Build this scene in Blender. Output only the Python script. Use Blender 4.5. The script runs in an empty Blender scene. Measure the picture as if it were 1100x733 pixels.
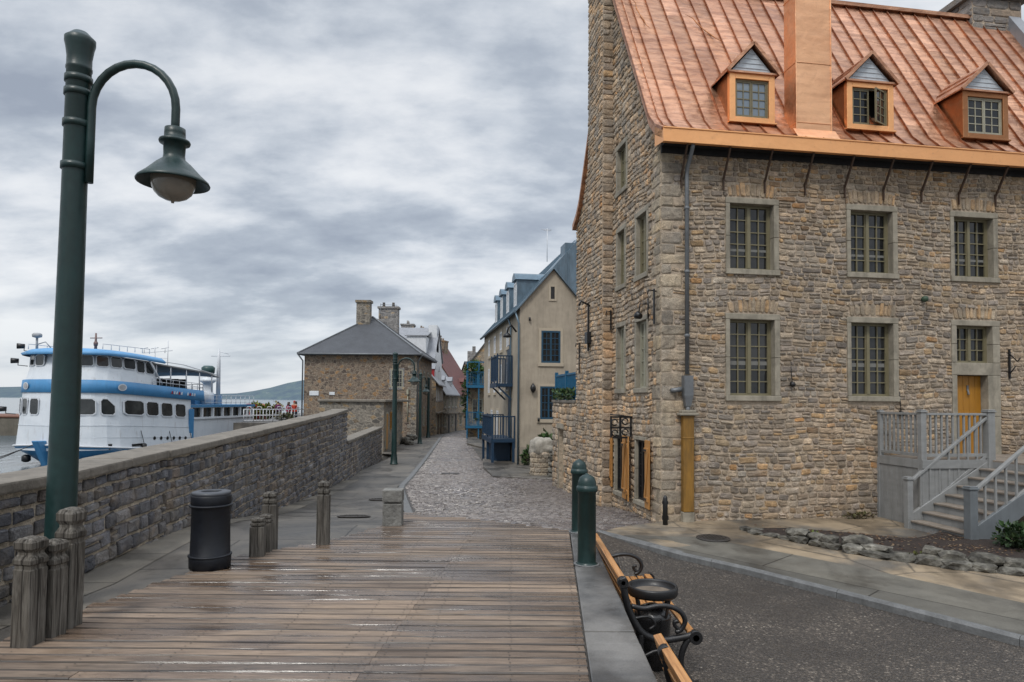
import bpy, bmesh, math, random
from math import sin, cos, pi, radians, sqrt, atan2
from mathutils import Matrix, Vector, noise as mnoise

S = bpy.context.scene
COL = S.collection
R = random.Random(7)

# ------------------------------------------------------------------ helpers
def lerp(a, b, t): return a + (b - a) * t
def sstep(a, b, x):
    t = max(0., min(1., (x - a) / (b - a)))
    return t * t * (3 - 2 * t)
def interp(pts, x):
    if x <= pts[0][0]: return pts[0][1]
    for (x0, y0), (x1, y1) in zip(pts, pts[1:]):
        if x <= x1: return lerp(y0, y1, (x - x0) / (x1 - x0))
    return pts[-1][1]

class MB:
    """collects geometry of ONE mesh"""
    def __init__(self, M=None):
        self.v = []; self.f = []; self.m = []; self.c = []; self.M = M or Matrix.Identity(4)
        self.mat = 0; self.col = (1, 1, 1); self.sm = []; self.smooth = False
    def av(self, p):
        self.v.append(tuple(self.M @ Vector(p))); return len(self.v) - 1
    def af(self, idx):
        self.f.append(tuple(idx)); self.m.append(self.mat); self.c.append(self.col); self.sm.append(self.smooth)
    def poly(self, pts):
        self.af([self.av(p) for p in pts])
    def box(self, x0, x1, y0, y1, z0, z1):
        i = [self.av(p) for p in ((x0,y0,z0),(x1,y0,z0),(x1,y1,z0),(x0,y1,z0),(x0,y0,z1),(x1,y0,z1),(x1,y1,z1),(x0,y1,z1))]
        for q in ((0,3,2,1),(4,5,6,7),(0,1,5,4),(1,2,6,5),(2,3,7,6),(3,0,4,7)): self.af([i[k] for k in q])
    def cbox(self, c, sx, sy, sz, rz=0, ry=0, rx=0):
        M0 = self.M
        self.M = M0 @ Matrix.Translation(c) @ Matrix.Rotation(rz,4,'Z') @ Matrix.Rotation(ry,4,'Y') @ Matrix.Rotation(rx,4,'X')
        self.box(-sx/2, sx/2, -sy/2, sy/2, -sz/2, sz/2); self.M = M0
    def bar(self, a, b, w, h, up=(0,0,1)):
        """box beam from a to b: w sideways, h along up"""
        a, b = Vector(a), Vector(b); d = (b - a); L = d.length; d.normalize()
        upv = Vector(up)
        sd = d.cross(upv)
        if sd.length < 1e-4: sd = d.cross(Vector((1,0,0)))
        sd.normalize(); u2 = sd.cross(d)
        ids = []
        for p in (a, b):
            for s1, s2 in ((-1,-1),(1,-1),(1,1),(-1,1)):
                ids.append(self.av(p + sd*(s1*w/2) + u2*(s2*h/2)))
        i = ids
        for q in ((0,3,2,1),(4,5,6,7),(0,1,5,4),(1,2,6,5),(2,3,7,6),(3,0,4,7)): self.af([i[k] for k in q])
    def tube(self, pts, r, n=10, cap=True, smooth=True):
        pts = [Vector(p) for p in pts]; k = len(pts)
        rr = r if isinstance(r, (list, tuple)) else [r]*k
        old = self.smooth; self.smooth = smooth
        t0 = (pts[1]-pts[0]).normalized()
        ref = Vector((0,0,1)) if abs(t0.z) < .9 else Vector((1,0,0))
        nrm = t0.cross(ref).normalized(); rings = []
        for i in range(k):
            if i == 0: t = pts[1]-pts[0]
            elif i == k-1: t = pts[-1]-pts[-2]
            else: t = (pts[i+1]-pts[i]).normalized() + (pts[i]-pts[i-1]).normalized()
            t.normalize(); nrm = (nrm - t*nrm.dot(t)).normalized(); bn = t.cross(nrm)
            rings.append([self.av(pts[i] + (nrm*cos(2*pi*j/n) + bn*sin(2*pi*j/n))*rr[i]) for j in range(n)])
        for a, b in zip(rings, rings[1:]):
            for j in range(n): self.af((a[j], a[(j+1)%n], b[(j+1)%n], b[j]))
        if cap:
            self.smooth = False
            self.af(rings[0][::-1]); self.af(rings[-1])
        self.smooth = old
    def lathe(self, prof, c=(0,0,0), n=24, cap=True, smooth=True):
        """prof: list of (r, z)"""
        old = self.smooth; self.smooth = smooth; rings = []
        for r, z in prof:
            r = max(r, 1e-4)
            rings.append([self.av((c[0]+r*cos(2*pi*j/n), c[1]+r*sin(2*pi*j/n), c[2]+z)) for j in range(n)])
        for a, b in zip(rings, rings[1:]):
            for j in range(n): self.af((a[j], a[(j+1)%n], b[(j+1)%n], b[j]))
        if cap:
            self.af(rings[0][::-1]); self.af(rings[-1])
        self.smooth = old
    def prism(self, pts, off):
        """extrude polygon (3d points) along off vector"""
        off = Vector(off); a = [self.av(p) for p in pts]; b = [self.av(Vector(p)+off) for p in pts]
        self.af(a[::-1]); self.af(b); n = len(pts)
        for j in range(n): self.af((a[j], a[(j+1)%n], b[(j+1)%n], b[j]))
    def build(self, name, mats, parent=None, bevel=0, seg=1, angle=35):
        me = bpy.data.meshes.new(name)
        me.from_pydata(self.v, [], self.f)
        mats = mats if isinstance(mats, (list, tuple)) else [mats]
        for m in mats: me.materials.append(m)
        me.polygons.foreach_set('material_index', self.m)
        ca = me.color_attributes.new('Col', 'FLOAT_COLOR', 'CORNER')
        buf = []
        for p, c in zip(me.polygons, self.c):
            buf.extend((c[0], c[1], c[2], 1.0) * p.loop_total)
        ca.data.foreach_set('color', buf)
        me.polygons.foreach_set('use_smooth', self.sm)
        if bevel:
            bm = bmesh.new(); bm.from_mesh(me)
            bmesh.ops.remove_doubles(bm, verts=bm.verts, dist=1e-5)
            bmesh.ops.recalc_face_normals(bm, faces=bm.faces)
            ed = [e for e in bm.edges if len(e.link_faces) == 2 and e.calc_face_angle(0) > radians(angle)]
            bmesh.ops.bevel(bm, geom=ed, offset=bevel, segments=seg, affect='EDGES', profile=.6, clamp_overlap=True)
            bm.to_mesh(me); bm.free()
        me.update()
        o = bpy.data.objects.new(name, me); COL.objects.link(o)
        if parent is not None: o.parent = parent
        return o

def tag(o, label=None, cat=None, group=None, kind=None):
    if label: o['label'] = label
    if cat: o['category'] = cat
    if group: o['group'] = group
    if kind: o['kind'] = kind
    return o
def thing(name, label, cat, loc=(0,0,0), rz=0, group=None):
    o = bpy.data.objects.new(name, None); COL.objects.link(o)
    o.location = loc; o.rotation_euler = (0, 0, rz); o.empty_display_size = .2
    return tag(o, label, cat, group)
def structure(o): o['kind'] = 'structure'; return o
def copy_tree(o, parent=None):
    c = o.copy(); COL.objects.link(c)
    if parent is not None: c.parent = parent
    for ch in list(o.children): copy_tree(ch, c)
    return c

# ------------------------------------------------------------------ materials
class NT:
    def __init__(self, name):
        self.m = bpy.data.materials.new(name); self.m.use_nodes = True
        self.t = self.m.node_tree; self.t.nodes.clear()
        self.out = self.n('ShaderNodeOutputMaterial')
        self.b = self.n('ShaderNodeBsdfPrincipled')
        self.l(self.b.outputs[0], self.out.inputs[0])
    def n(self, typ, **kw):
        x = self.t.nodes.new(typ)
        for k, v in kw.items(): setattr(x, k, v)
        return x
    def l(self, a, b): self.t.links.new(a, b)
    def set(self, node, key, val):
        if hasattr(val, 'is_linked') or hasattr(val, 'links'): self.l(val, node.inputs[key])
        else: node.inputs[key].default_value = val
    def coord(self, kind='Object', scale=None, rot=None):
        tc = self.n('ShaderNodeTexCoord'); o = tc.outputs[kind]
        if scale is not None or rot is not None:
            mp = self.n('ShaderNodeMapping')
            if scale is not None: mp.inputs['Scale'].default_value = scale
            if rot is not None: mp.inputs['Rotation'].default_value = rot
            self.l(o, mp.inputs[0]); o = mp.outputs[0]
        return o
    def world(self, scale=None, rot=None):
        g = self.n('ShaderNodeNewGeometry'); o = g.outputs['Position']
        if scale is not None or rot is not None:
            mp = self.n('ShaderNodeMapping')
            if scale is not None: mp.inputs['Scale'].default_value = scale
            if rot is not None: mp.inputs['Rotation'].default_value = rot
            self.l(o, mp.inputs[0]); o = mp.outputs[0]
        return o
    def noise(self, vec, scale, detail=4, rough=.55, dist=0, out='Fac'):
        x = self.n('ShaderNodeTexNoise'); self.l(vec, x.inputs['Vector'])
        x.inputs['Scale'].default_value = scale; x.inputs['Detail'].default_value = detail
        x.inputs['Roughness'].default_value = rough; x.inputs['Distortion'].default_value = dist
        return x.outputs[out]
    def voro(self, vec, scale, feature='F1', rnd=1, out='Distance'):
        x = self.n('ShaderNodeTexVoronoi', feature=feature); self.l(vec, x.inputs['Vector'])
        x.inputs['Scale'].default_value = scale; x.inputs['Randomness'].default_value = rnd
        return x.outputs[out]
    def ramp(self, fac, stops, interp='LINEAR'):
        x = self.n('ShaderNodeValToRGB'); x.color_ramp.interpolation = interp
        e = x.color_ramp.elements
        while len(e) < len(stops): e.new(.5)
        for i, (p, c) in enumerate(stops):
            e[i].position = p
            e[i].color = (c, c, c, 1) if not isinstance(c, (tuple, list)) else (c[0], c[1], c[2], 1)
        self.l(fac, x.inputs[0]); return x.outputs[0]
    def rng(self, v, a, b, c, d):
        x = self.n('ShaderNodeMapRange'); self.l(v, x.inputs[0])
        for i, q in enumerate((a, b, c, d)): x.inputs[i+1].default_value = q
        return x.outputs[0]
    def mix(self, fac, a, b, mode='MIX'):
        x = self.n('ShaderNodeMix', data_type='RGBA', blend_type=mode)
        self.set(x, 0, fac)
        for k, v in ((6, a), (7, b)):
            if isinstance(v, (tuple, list)): x.inputs[k].default_value = (v[0], v[1], v[2], 1)
            else: self.l(v, x.inputs[k])
        return x.outputs[2]
    def math(self, op, a, b=0.):
        x = self.n('ShaderNodeMath', operation=op)
        self.set(x, 0, a); self.set(x, 1, b); return x.outputs[0]
    def bump(self, h, strength=.3, dist=.02, nrm=None):
        x = self.n('ShaderNodeBump'); self.l(h, x.inputs['Height'])
        x.inputs['Strength'].default_value = strength; x.inputs['Distance'].default_value = dist
        if nrm is not None: self.l(nrm, x.inputs['Normal'])
        return x.outputs[0]
    def attr(self, name='Col'):
        x = self.n('ShaderNodeAttribute', attribute_name=name); return x.outputs['Color']
    def fin(self, col, rough=.6, metal=0., nrm=None, spec=.5):
        b = self.b
        if isinstance(col, (tuple, list)): b.inputs['Base Color'].default_value = (col[0], col[1], col[2], 1)
        else: self.l(col, b.inputs['Base Color'])
        self.set(b, 'Roughness', rough); self.set(b, 'Metallic', metal)
        b.inputs['Specular IOR Level'].default_value = spec
        if nrm is not None: self.l(nrm, b.inputs['Normal'])
        return self.m

MATS = {}
def paint(name, col, rough=.5, metal=0, var=.25, scale=6, bump=.15, bscale=40, dirt=.0, spec=.5, dist=.004, stretch=(1,1,1), useattr=False):
    """painted / plain surface with uneven tone, dirt streaks and a little relief"""
    if name in MATS: return MATS[name]
    t = NT(name); c = t.coord('Object', scale=stretch)
    n1 = t.noise(c, scale, 5); n2 = t.noise(c, scale*5, 4, .6)
    f = t.math('ADD', t.math('MULTIPLY', n1, .65), t.math('MULTIPLY', n2, .35))
    k = t.rng(f, .3, .7, 1-var, 1+var*.6)
    base = t.attr() if useattr else (col[0], col[1], col[2], 1)
    if useattr: base = t.mix(1.0, base, col, 'MULTIPLY')
    out = t.mix(1.0, base if useattr else col, t.n('ShaderNodeCombineColor').outputs[0], 'MULTIPLY')
    cc = [x for x in t.t.nodes if x.bl_idname == 'ShaderNodeCombineColor'][-1]
    for i in range(3): t.l(k, cc.inputs[i])
    if dirt:
        d = t.rng(t.noise(t.coord('Object', scale=(3, 3, .5)), 2.2, 6, .65), .48, .72, 0, dirt)
        out = t.mix(d, out, (col[0]*.3+.01, col[1]*.3+.01, col[2]*.3+.008))
    rg = t.rng(n2, .3, .7, max(.02, rough-.1), min(1, rough+.12))
    nb = t.bump(t.noise(c, bscale, 5, .6), bump, dist)
    MATS[name] = t.fin(out, rg, metal, nb, spec); return MATS[name]
SKX, SKY_, ZEN, SUNE = 3.2, 1.4, 3.1, 1.9
# ------------------------------------------------------------------ specific materials
def masonry_mat(name, mortar=False, mcol=(.33,.27,.20), wet=.0):
    t = NT(name); c = t.coord('Object')
    n1 = t.noise(c, 9, 6, .62); n2 = t.noise(c, 60, 5, .7); n3 = t.noise(c, .55, 4, .6)
    base = mcol if mortar else t.mix(1., t.attr(), (1.11,1.055,1.0), 'MULTIPLY')
    k = t.math('MULTIPLY', t.rng(n1, .3, .7, .66, 1.36), t.rng(n2, .32, .68, .62, 1.5))
    cc = t.n('ShaderNodeCombineColor')
    for i in range(3): t.l(k, cc.inputs[i])
    col = t.mix(1.0, base, cc.outputs[0], 'MULTIPLY')
    if not mortar:   # lichen / rust blooms and dark pits inside a stone
        col = t.mix(t.rng(t.noise(c, 3.3, 5, .65), .50, .72, 0, .55), col, (.34,.265,.185))
        col = t.mix(t.rng(t.noise(c, 1.7, 4, .6), .48, .66, 0, .4), col, (.24,.225,.205))
        col = t.mix(t.rng(n2, .28, .42, .5, 0), col, (.045,.04,.036))
    col = t.mix(t.rng(n3, .35, .7, .35, 0), col, t.mix(1., col, (.48,.46,.45), 'MULTIPLY'))
    if not mortar:   # repairs and weathering: whole areas of the wall run paler, pinker or greyer
        w1 = t.noise(c, .42, 4, .6, .6); col = t.mix(t.rng(w1, .50, .66, 0, .55), col, t.mix(1., col, (1.34,1.16,.96), 'MULTIPLY')); col = t.mix(t.rng(w1, .34, .46, .6, 0), col, t.mix(1., col, (.70,.71,.74), 'MULTIPLY'))
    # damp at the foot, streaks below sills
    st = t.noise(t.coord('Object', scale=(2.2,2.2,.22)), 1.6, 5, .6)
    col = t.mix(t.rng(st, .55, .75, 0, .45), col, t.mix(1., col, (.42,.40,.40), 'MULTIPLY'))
    h = t.math('ADD', t.math('MULTIPLY', n1, .8), t.math('MULTIPLY', n2, .4))
    nb = t.bump(h, 1., .04)
    return t.fin(col, t.rng(n1, .3, .7, .62, .9), 0, nb, .35)

def copper_mat(name, col=(.80,.40,.235), rough=.42, dark=.5, panels=True, bs=.5, streak=0.):
    t = NT(name); c = t.coord('Object')
    big = t.noise(c, .55, 5, .6); med = t.noise(t.coord('Object', scale=(1,2.2,2.2)), 2.6, 5, .62, .6); fine = t.noise(c, 14, 4, .6)
    o = t.mix(t.rng(big, .38, .66, 0, dark), col, (col[0]*.62, col[1]*.50, col[2]*.46))
    o = t.mix(t.rng(med, .46, .7, 0, .5), o, (col[0]*.86,col[1]*.96,col[2]*1.08))
    o = t.mix(t.rng(fine, .60, .74, 0, .28), o, (.36,.20,.13))
    if streak:   # hand marks and run-off running slantwise over the sheets
        sn = t.noise(t.coord('Object', scale=(1.1,5.2,5.2), rot=(radians(-30),radians(8),radians(52))), 1.5, 6, .62, .5)
        o = t.mix(t.rng(sn, .42, .62, 0, streak), o, (col[0]*.46, col[1]*.40, col[2]*.40))
    if panels:
        vc = t.mix(1., t.attr(), o, 'MULTIPLY'); o = vc
    w = t.noise(t.coord('Object', scale=(1.4,1.4,1.4)), 2.4, 3, .5, .8)
    nb = t.bump(t.math('ADD', w, t.math('MULTIPLY', fine, .12)), bs, .09)
    return t.fin(o, t.rng(med, .3, .7, rough-.10, rough+.14), .93, nb, .5)

M = {}
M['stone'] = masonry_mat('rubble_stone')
M['mortar'] = masonry_mat('lime_mortar', True, (.43,.35,.265))
M['mortar_cool'] = masonry_mat('pointing_mortar', True, (.50,.43,.335))
M['copper'] = copper_mat('bright_copper', (.90,.455,.20), .42, .25, True, .12)
M['copper_pale'] = copper_mat('pale_copper_cladding', (.86,.49,.275), .44, .55, True, .16, .25)
M['copper_roof'] = copper_mat('copper_roofing', (.63,.35,.215), .45, .6, True, .3, .8)
M['copper_dark'] = copper_mat('shade_toned_copper', (.36,.165,.075), .45, .6, True, .2)  # darker copy of the copper: dormer cheeks' dark reflection put into colour
M['limestone'] = paint('dressed_limestone', (.30,.27,.215), .8, var=.4, scale=3, bump=.5, bscale=30, dirt=.55, spec=.3, dist=.01)
M['granite'] = paint('granite_kerb', (.135,.138,.138), .62, var=.4, scale=6, bump=.6, bscale=40, dirt=.55, dist=.01)
M['green'] = paint('dark_green_paint', (.009,.030,.029), .4, var=.45, scale=3, bump=.22, bscale=45, dirt=.5, spec=.42)
M['iron'] = paint('black_iron', (.008,.008,.009), .42, var=.3, scale=14, bump=.25, bscale=70)
M['bin'] = paint('black_bin_paint', (.008,.010,.015), .5, var=.4, scale=5, bump=.2, bscale=60, dirt=.3, spec=.35)
M['slat'] = None
M['zinc'] = paint('zinc_pipe', (.16,.17,.18), .5, .25, var=.3, scale=4, bump=.1)
M['olive'] = paint('olive_frame_paint', (.165,.145,.085), .5, var=.2, scale=5, bump=.1)
M['drab'] = paint('pale_frame_paint', (.30,.29,.22), .5, var=.2, scale=5, bump=.1)
M['stair_grey'] = paint('grey_stair_paint', (.235,.24,.238), .55, var=.18, scale=3, bump=.15, bscale=25, dirt=.35, stretch=(1,1,3))
M['stair_dark'] = paint('shaded_grey_paint', (.13,.145,.155), .5, var=.2, scale=3, bump=.15, bscale=25, dirt=.3)  # darker copy of the stair grey, shade put into the colour
M['tread'] = paint('worn_tread_wood', (.225,.19,.155), .6, var=.35, scale=4, bump=.3, bscale=30, dirt=.3)
M['shutter'] = paint('ochre_shutter_wood', (.42,.20,.055), .55, var=.3, scale=3, bump=.3, bscale=20, dirt=.25, stretch=(4,4,.6))
M['ochre'] = paint('ochre_door_paint', (.36,.16,.012), .5, var=.25, scale=3, bump=.2, bscale=20, dirt=.25, stretch=(3,3,.6))
M['casing'] = paint('mustard_pipe_casing', (.235,.12,.018), .6, var=.5, scale=2.5, bump=.3, bscale=20, dirt=.7, stretch=(2,2,.5))
M['clap'] = paint('blue_grey_clapboard', (.46,.50,.54), .55, var=.15, scale=4, bump=.1, dirt=.2)
M['reflect_strip'] = paint('pale_reflection_tone', (.16,.16,.15), .8, var=.15)
M['stucco'] = paint('beige_stucco', (.37,.322,.255), .9, var=.28, scale=.7, bump=.35, bscale=25, dirt=.3, spec=.2)
M['stucco_lt'] = paint('pale_stucco_trim', (.40,.345,.265), .85, var=.12, scale=2, bump=.2)
M['navy'] = paint('dark_blue_paint', (.008,.033,.072), .45, var=.25, scale=4, bump=.1)
M['blue_frame'] = paint('blue_window_paint', (.012,.055,.10), .45, var=.2, scale=4, bump=.1)
M['turq'] = paint('turquoise_paint', (.007,.095,.19), .45, var=.2, scale=4, bump=.1)
M['roof_blue'] = paint('blue_grey_sheet_roof', (.125,.185,.235), .42, .35, var=.35, scale=1.3, bump=.25, bscale=8, dirt=.3, stretch=(1,1.5,.4))
M['roof_slate'] = paint('dark_shingle_roof', (.052,.056,.064), .62, var=.3, scale=1.5, bump=.6, bscale=22, dist=.02)
M['roof_white'] = paint('pale_sheet_roof', (.25,.26,.28), .5, .2, var=.2, scale=1.5, bump=.2, bscale=10, dirt=.3)
M['roof_red'] = paint('dark_red_roof', (.115,.036,.03), .6, var=.3, scale=1.5, bump=.3, bscale=12)
M['red'] = paint('red_paint', (.33,.018,.022), .5, var=.2)
M['white'] = paint('white_paint', (.62,.64,.66), .5, var=.1, scale=3, bump=.1, dirt=.2)
t = NT('boat_white_paint'); c = t.coord('Object'); st = t.noise(t.coord('Object', scale=(2.5,2.5,.25)), 2.2, 6, .65); n1 = t.noise(c, .8, 5, .6)
o = t.mix(t.rng(n1, .35, .65, 0, .5), (.64,.675,.71), (.50,.545,.59))
o = t.mix(t.rng(st, .58, .74, 0, .55), o, (.30,.27,.24)); o = t.mix(t.rng(t.noise(t.coord('Object', scale=(5,5,.3)), 3, 5, .6), .66, .74, 0, .6), o, (.22,.10,.05))
M['boat_white'] = t.fin(o, .42, 0, t.bump(t.noise(t.coord('Object', scale=(1,1,1)), 1.6, 3), .25, .05), .5)
M['boat_blue'] = paint('boat_blue_paint', (.050,.21,.42), .42, var=.15, scale=1.2, bump=.1, bscale=4, dirt=.22)
M['boat_roof'] = paint('boat_roof_paint', (.09,.27,.50), .45, var=.12, scale=1.2, bump=.1, bscale=4)
M['canopy'] = paint('grey_awning', (.30,.30,.30), .8, var=.15)
M['rail'] = paint('white_rail_paint', (.55,.57,.6), .45, var=.1)
M['dark_int'] = paint('dark_interior', (.018,.018,.02), .8, var=.3)
M['soil'] = paint('dark_soil', (.030,.019,.014), .9, var=.5, scale=14, bump=1., bscale=50, dist=.03)
M['rock'] = paint('border_rock', (.20,.195,.18), .8, var=.5, scale=4, bump=.9, bscale=14, dirt=.5, dist=.03, spec=.3)
M['dome'] = paint('pale_rubble', (.33,.305,.26), .85, var=.35, scale=4, bump=.9, bscale=9, dirt=.4, dist=.04, spec=.2)
M['rust'] = paint('rusty_top', (.16,.075,.05), .8, var=.4, scale=3, bump=.4)
M['pier'] = paint('pier_concrete', (.13,.115,.09), .8, var=.4, scale=1.2, bump=.4, dirt=.6)
M['cast'] = paint('manhole_iron', (.045,.04,.036), .5, .3, var=.4, scale=12, bump=.6, bscale=40)

# weathered grey timber of the posts
t = NT('grey_weathered_timber'); c = t.coord('Object', scale=(9,9,.7))
g = t.noise(c, 3.2, 8, .68, 1.2); g2 = t.noise(t.coord('Object'), 2.2, 4); cr = t.noise(t.coord('Object', scale=(14,14,.35)), 3, 3, .5, .6)
col = t.ramp(g, [(.28,(.035,.030,.026)),(.46,(.105,.095,.082)),(.62,(.185,.172,.152)),(.8,(.27,.255,.225))])
col = t.mix(t.rng(cr, .60, .68, 0, .85), col, (.02,.017,.014))
col = t.mix(t.rng(g2, .4, .7, .45, 0), col, t.mix(1., col, (.5,.48,.44), 'MULTIPLY'))
M['post'] = t.fin(col, .8, 0, t.bump(t.math('SUBTRACT', g, t.rng(cr, .58, .68, 0, 1.2)), .8, .012), .25)

# golden bench slats
t = NT('golden_bench_wood'); c = t.coord('Object', scale=(9,.5,9))
g = t.noise(c, 4, 6, .6, .8)
col = t.ramp(g, [(.3,(.25,.105,.03)),(.55,(.44,.215,.075)),(.75,(.53,.29,.12))])
M['slat'] = t.fin(col, .38, 0, t.bump(g, .2, .004), .5)

# boardwalk: colour per board, wet patches
t = NT('wet_deck_boards'); sv_ = t.n('ShaderNodeVectorMath', operation='SCALE'); t.l(t.attr(), sv_.inputs[0]); sv_.inputs['Scale'].default_value = 90.
def offs(v):
    a = t.n('ShaderNodeVectorMath', operation='ADD'); t.l(v, a.inputs[0]); t.l(sv_.outputs[0], a.inputs[1]); return a.outputs[0]
c = offs(t.coord('Object', scale=(1.1,16,9)))
g = t.noise(c, 3.0, 8, .66, .7); fineg = t.noise(offs(t.coord('Object', scale=(2.6,60,20))), 3, 5, .6)
big = t.noise(t.coord('Object', scale=(.45,1.1,1)), 1.1, 5, .6); wetn = t.noise(t.coord('Object', scale=(.55,2.4,1)), 1.25, 4, .55, .4)
k = t.n('ShaderNodeCombineColor'); kk = t.rng(g, .28, .72, .5, 1.5)
for i in range(3): t.l(kk, k.inputs[i])
col = t.mix(1., t.attr(), k.outputs[0], 'MULTIPLY')
col = t.mix(t.rng(big, .52, .70, 0, .35), col, (.235,.165,.105))
col = t.mix(t.rng(big, .34, .48, .5, 0), col, (.06,.043,.033))
wet = t.rng(wetn, .42, .58, 0, 1)
dk = t.mix(1., col, (.60,.57,.56), 'MULTIPLY')
col = t.mix(wet, col, dk)
knots = t.voro(t.coord('Object', scale=(1.2,5,1)), 1.6)
col = t.mix(t.rng(knots, .03, .09, .7, 0), col, (.03,.02,.014))
ro = t.math('SUBTRACT', t.rng(fineg, .3, .7, .58, .72), t.math('MULTIPLY', wet, .50))
M['deck'] = t.fin(col, ro, 0, t.bump(t.math('ADD', g, t.math('MULTIPLY', fineg, .5)), .35, .006), .5)

# grey concrete / flags
def concrete(name, col, col2, rough=.62, crack=True, patch=.5, wetk=.28, joints=None, jrot=0.):
    t = NT(name); c = t.world()
    n0 = t.noise(c, .55, 5, .6, .4); n1 = t.noise(c, 3, 6, .62); n2 = t.noise(c, 60, 4, .6)
    o = t.mix(t.rng(n0, .42, .6, 0, patch*1.6), col, col2)
    kk = t.rng(t.math('ADD', t.math('MULTIPLY', n1, .6), t.math('MULTIPLY', n2, .4)), .3, .7, .7, 1.28)
    k = t.n('ShaderNodeCombineColor')
    for i in range(3): t.l(kk, k.inputs[i])
    o = t.mix(1., o, k.outputs[0], 'MULTIPLY')
    wn = t.noise(t.world(scale=(1,.7,1)), .9, 5, .6, .5)
    wet = t.rng(wn, .45, .6, 0, 1)
    o = t.mix(wet, o, t.mix(1., o, (.55,.55,.56), 'MULTIPLY'))
    h = t.math('ADD', n2, t.math('MULTIPLY', n1, .8))
    if joints:
        b = t.n('ShaderNodeTexBrick'); t.l(t.world(rot=(0,0,jrot)), b.inputs['Vector'])
        b.inputs['Scale'].default_value = 1; b.inputs['Brick Width'].default_value = joints[0]; b.inputs['Row Height'].default_value = joints[1]
        b.inputs['Mortar Size'].default_value = .012; b.inputs['Mortar Smooth'].default_value = .3
        b.inputs['Color1'].default_value = (.72,.72,.72,1); b.inputs['Color2'].default_value = (1.1,1.08,1.05,1); b.inputs['Mortar'].default_value = (.2,.19,.17,1)
        o = t.mix(1., o, b.outputs['Color'], 'MULTIPLY')
        h = t.math('SUBTRACT', h, t.math('MULTIPLY', b.outputs['Fac'], 2.))
    if crack:
        v = t.voro(t.world(scale=(.5,.5,.5)), 1.1, 'DISTANCE_TO_EDGE')
        o = t.mix(t.rng(t.math('ADD', v, t.math('MULTIPLY', n1, .03)), .017, .03, .65, 0), o, (.03,.028,.024))
    r = t.math('SUBTRACT', t.rng(n1, .3, .7, rough-.05, rough+.12), t.math('MULTIPLY', wet, wetk))
    return t.fin(o, r, 0, t.bump(h, .3, .008), .5)
M['walk'] = concrete('pavement_concrete', (.088,.081,.072), (.14,.126,.106), .58, False, .5, .25, (2.6,1.5), -.1)
M['slab'] = concrete('buff_footing_slabs', (.13,.118,.10), (.21,.187,.15), .6, False, .6, .25, (1.25,3.0), 1.5)
M['walk2'] = concrete('kerbside_concrete', (.112,.107,.092), (.15,.14,.115), .6, False, .3, .18, (3.2,2.4), .82)
M['flag'] = concrete('buff_flagstones', (.125,.112,.093), (.29,.225,.15), .6, True, .75, .2)
M['ledge'] = concrete('wet_ledge_concrete', (.07,.07,.069), (.155,.148,.138), .5, False, .9, .2)

t = NT('old_asphalt'); c = t.world()
ch = t.voro(c, 42, out='Color'); chd = t.voro(c, 42); n0 = t.noise(c, .8, 5, .6); n1 = t.noise(c, 5, 5, .6)
sep = t.n('ShaderNodeSeparateColor'); t.l(ch, sep.inputs[0])
o = t.ramp(sep.outputs[0], [(0,(.036,.029,.023)),(.55,(.074,.060,.047)),(.82,(.118,.096,.076)),(.95,(.19,.157,.125)),(1,(.36,.31,.25))])
o = t.mix(t.rng(n0, .4, .62, .75, .0), o, (.042,.036,.031))
o = t.mix(t.rng(n1, .5, .7, 0, .35), o, (.10,.082,.062))
o = t.mix(t.rng(chd, .35, .6, 0, .6), o, (.022,.02,.018))
M['asphalt'] = t.fin(o, t.rng(n0, .35, .65, .40, .62), 0, t.bump(t.math('SUBTRACT', t.math('MULTIPLY', n1, .3), chd), .7, .02), .5)

t = NT('wet_cobbles'); c = t.world(scale=(1,.62,1)); warp = t.noise(t.world(), 2.2, 3)
va = t.n('ShaderNodeVectorMath', operation='ADD'); t.l(c, va.inputs[0])
vs = t.n('ShaderNodeVectorMath', operation='SCALE'); t.l(t.noise(t.world(), 1.5, 2, out='Color'), vs.inputs[0]); vs.inputs['Scale'].default_value = .18; t.l(vs.outputs[0], va.inputs[1])
b = t.n('ShaderNodeTexBrick'); t.l(va.outputs[0], b.inputs['Vector'])
b.inputs['Scale'].default_value = 1; b.inputs['Brick Width'].default_value = .21; b.inputs['Row Height'].default_value = .105; b.inputs['Mortar Size'].default_value = .016
b.inputs['Mortar Smooth'].default_value = .9; b.inputs['Bias'].default_value = -.1
b.inputs['Color1'].default_value = (.075,.064,.062,1); b.inputs['Color2'].default_value = (.175,.145,.132,1); b.inputs['Mortar'].default_value = (.03,.026,.024,1)
n0 = t.noise(t.world(), .6, 5, .6); n1 = t.noise(t.world(), 7, 5, .65)
o = t.mix(t.rng(n0, .4, .62, 0, .55), b.outputs['Color'], (.21,.18,.165))
kk = t.rng(n1, .3, .7, .6, 1.4); k = t.n('ShaderNodeCombineColor')
for i in range(3): t.l(kk, k.inputs[i])
o = t.mix(1., o, k.outputs[0], 'MULTIPLY')
h = t.math('ADD', t.math('MULTIPLY', b.outputs['Fac'], -1.), t.math('MULTIPLY', n1, .9))
M['cobble'] = t.fin(o, t.rng(n0, .35, .65, .28, .46), 0, t.bump(h, .75, .035), .5)

t = NT('river_water'); c = t.world(scale=(1,.45,1))
h = t.math('ADD', t.noise(c, .9, 4, .6, .3), t.math('MULTIPLY', t.noise(t.world(), .06, 3), 1.2))
M['water'] = t.fin((.075,.105,.125), .16, 0, t.bump(h, .35, .25), .5)

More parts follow.
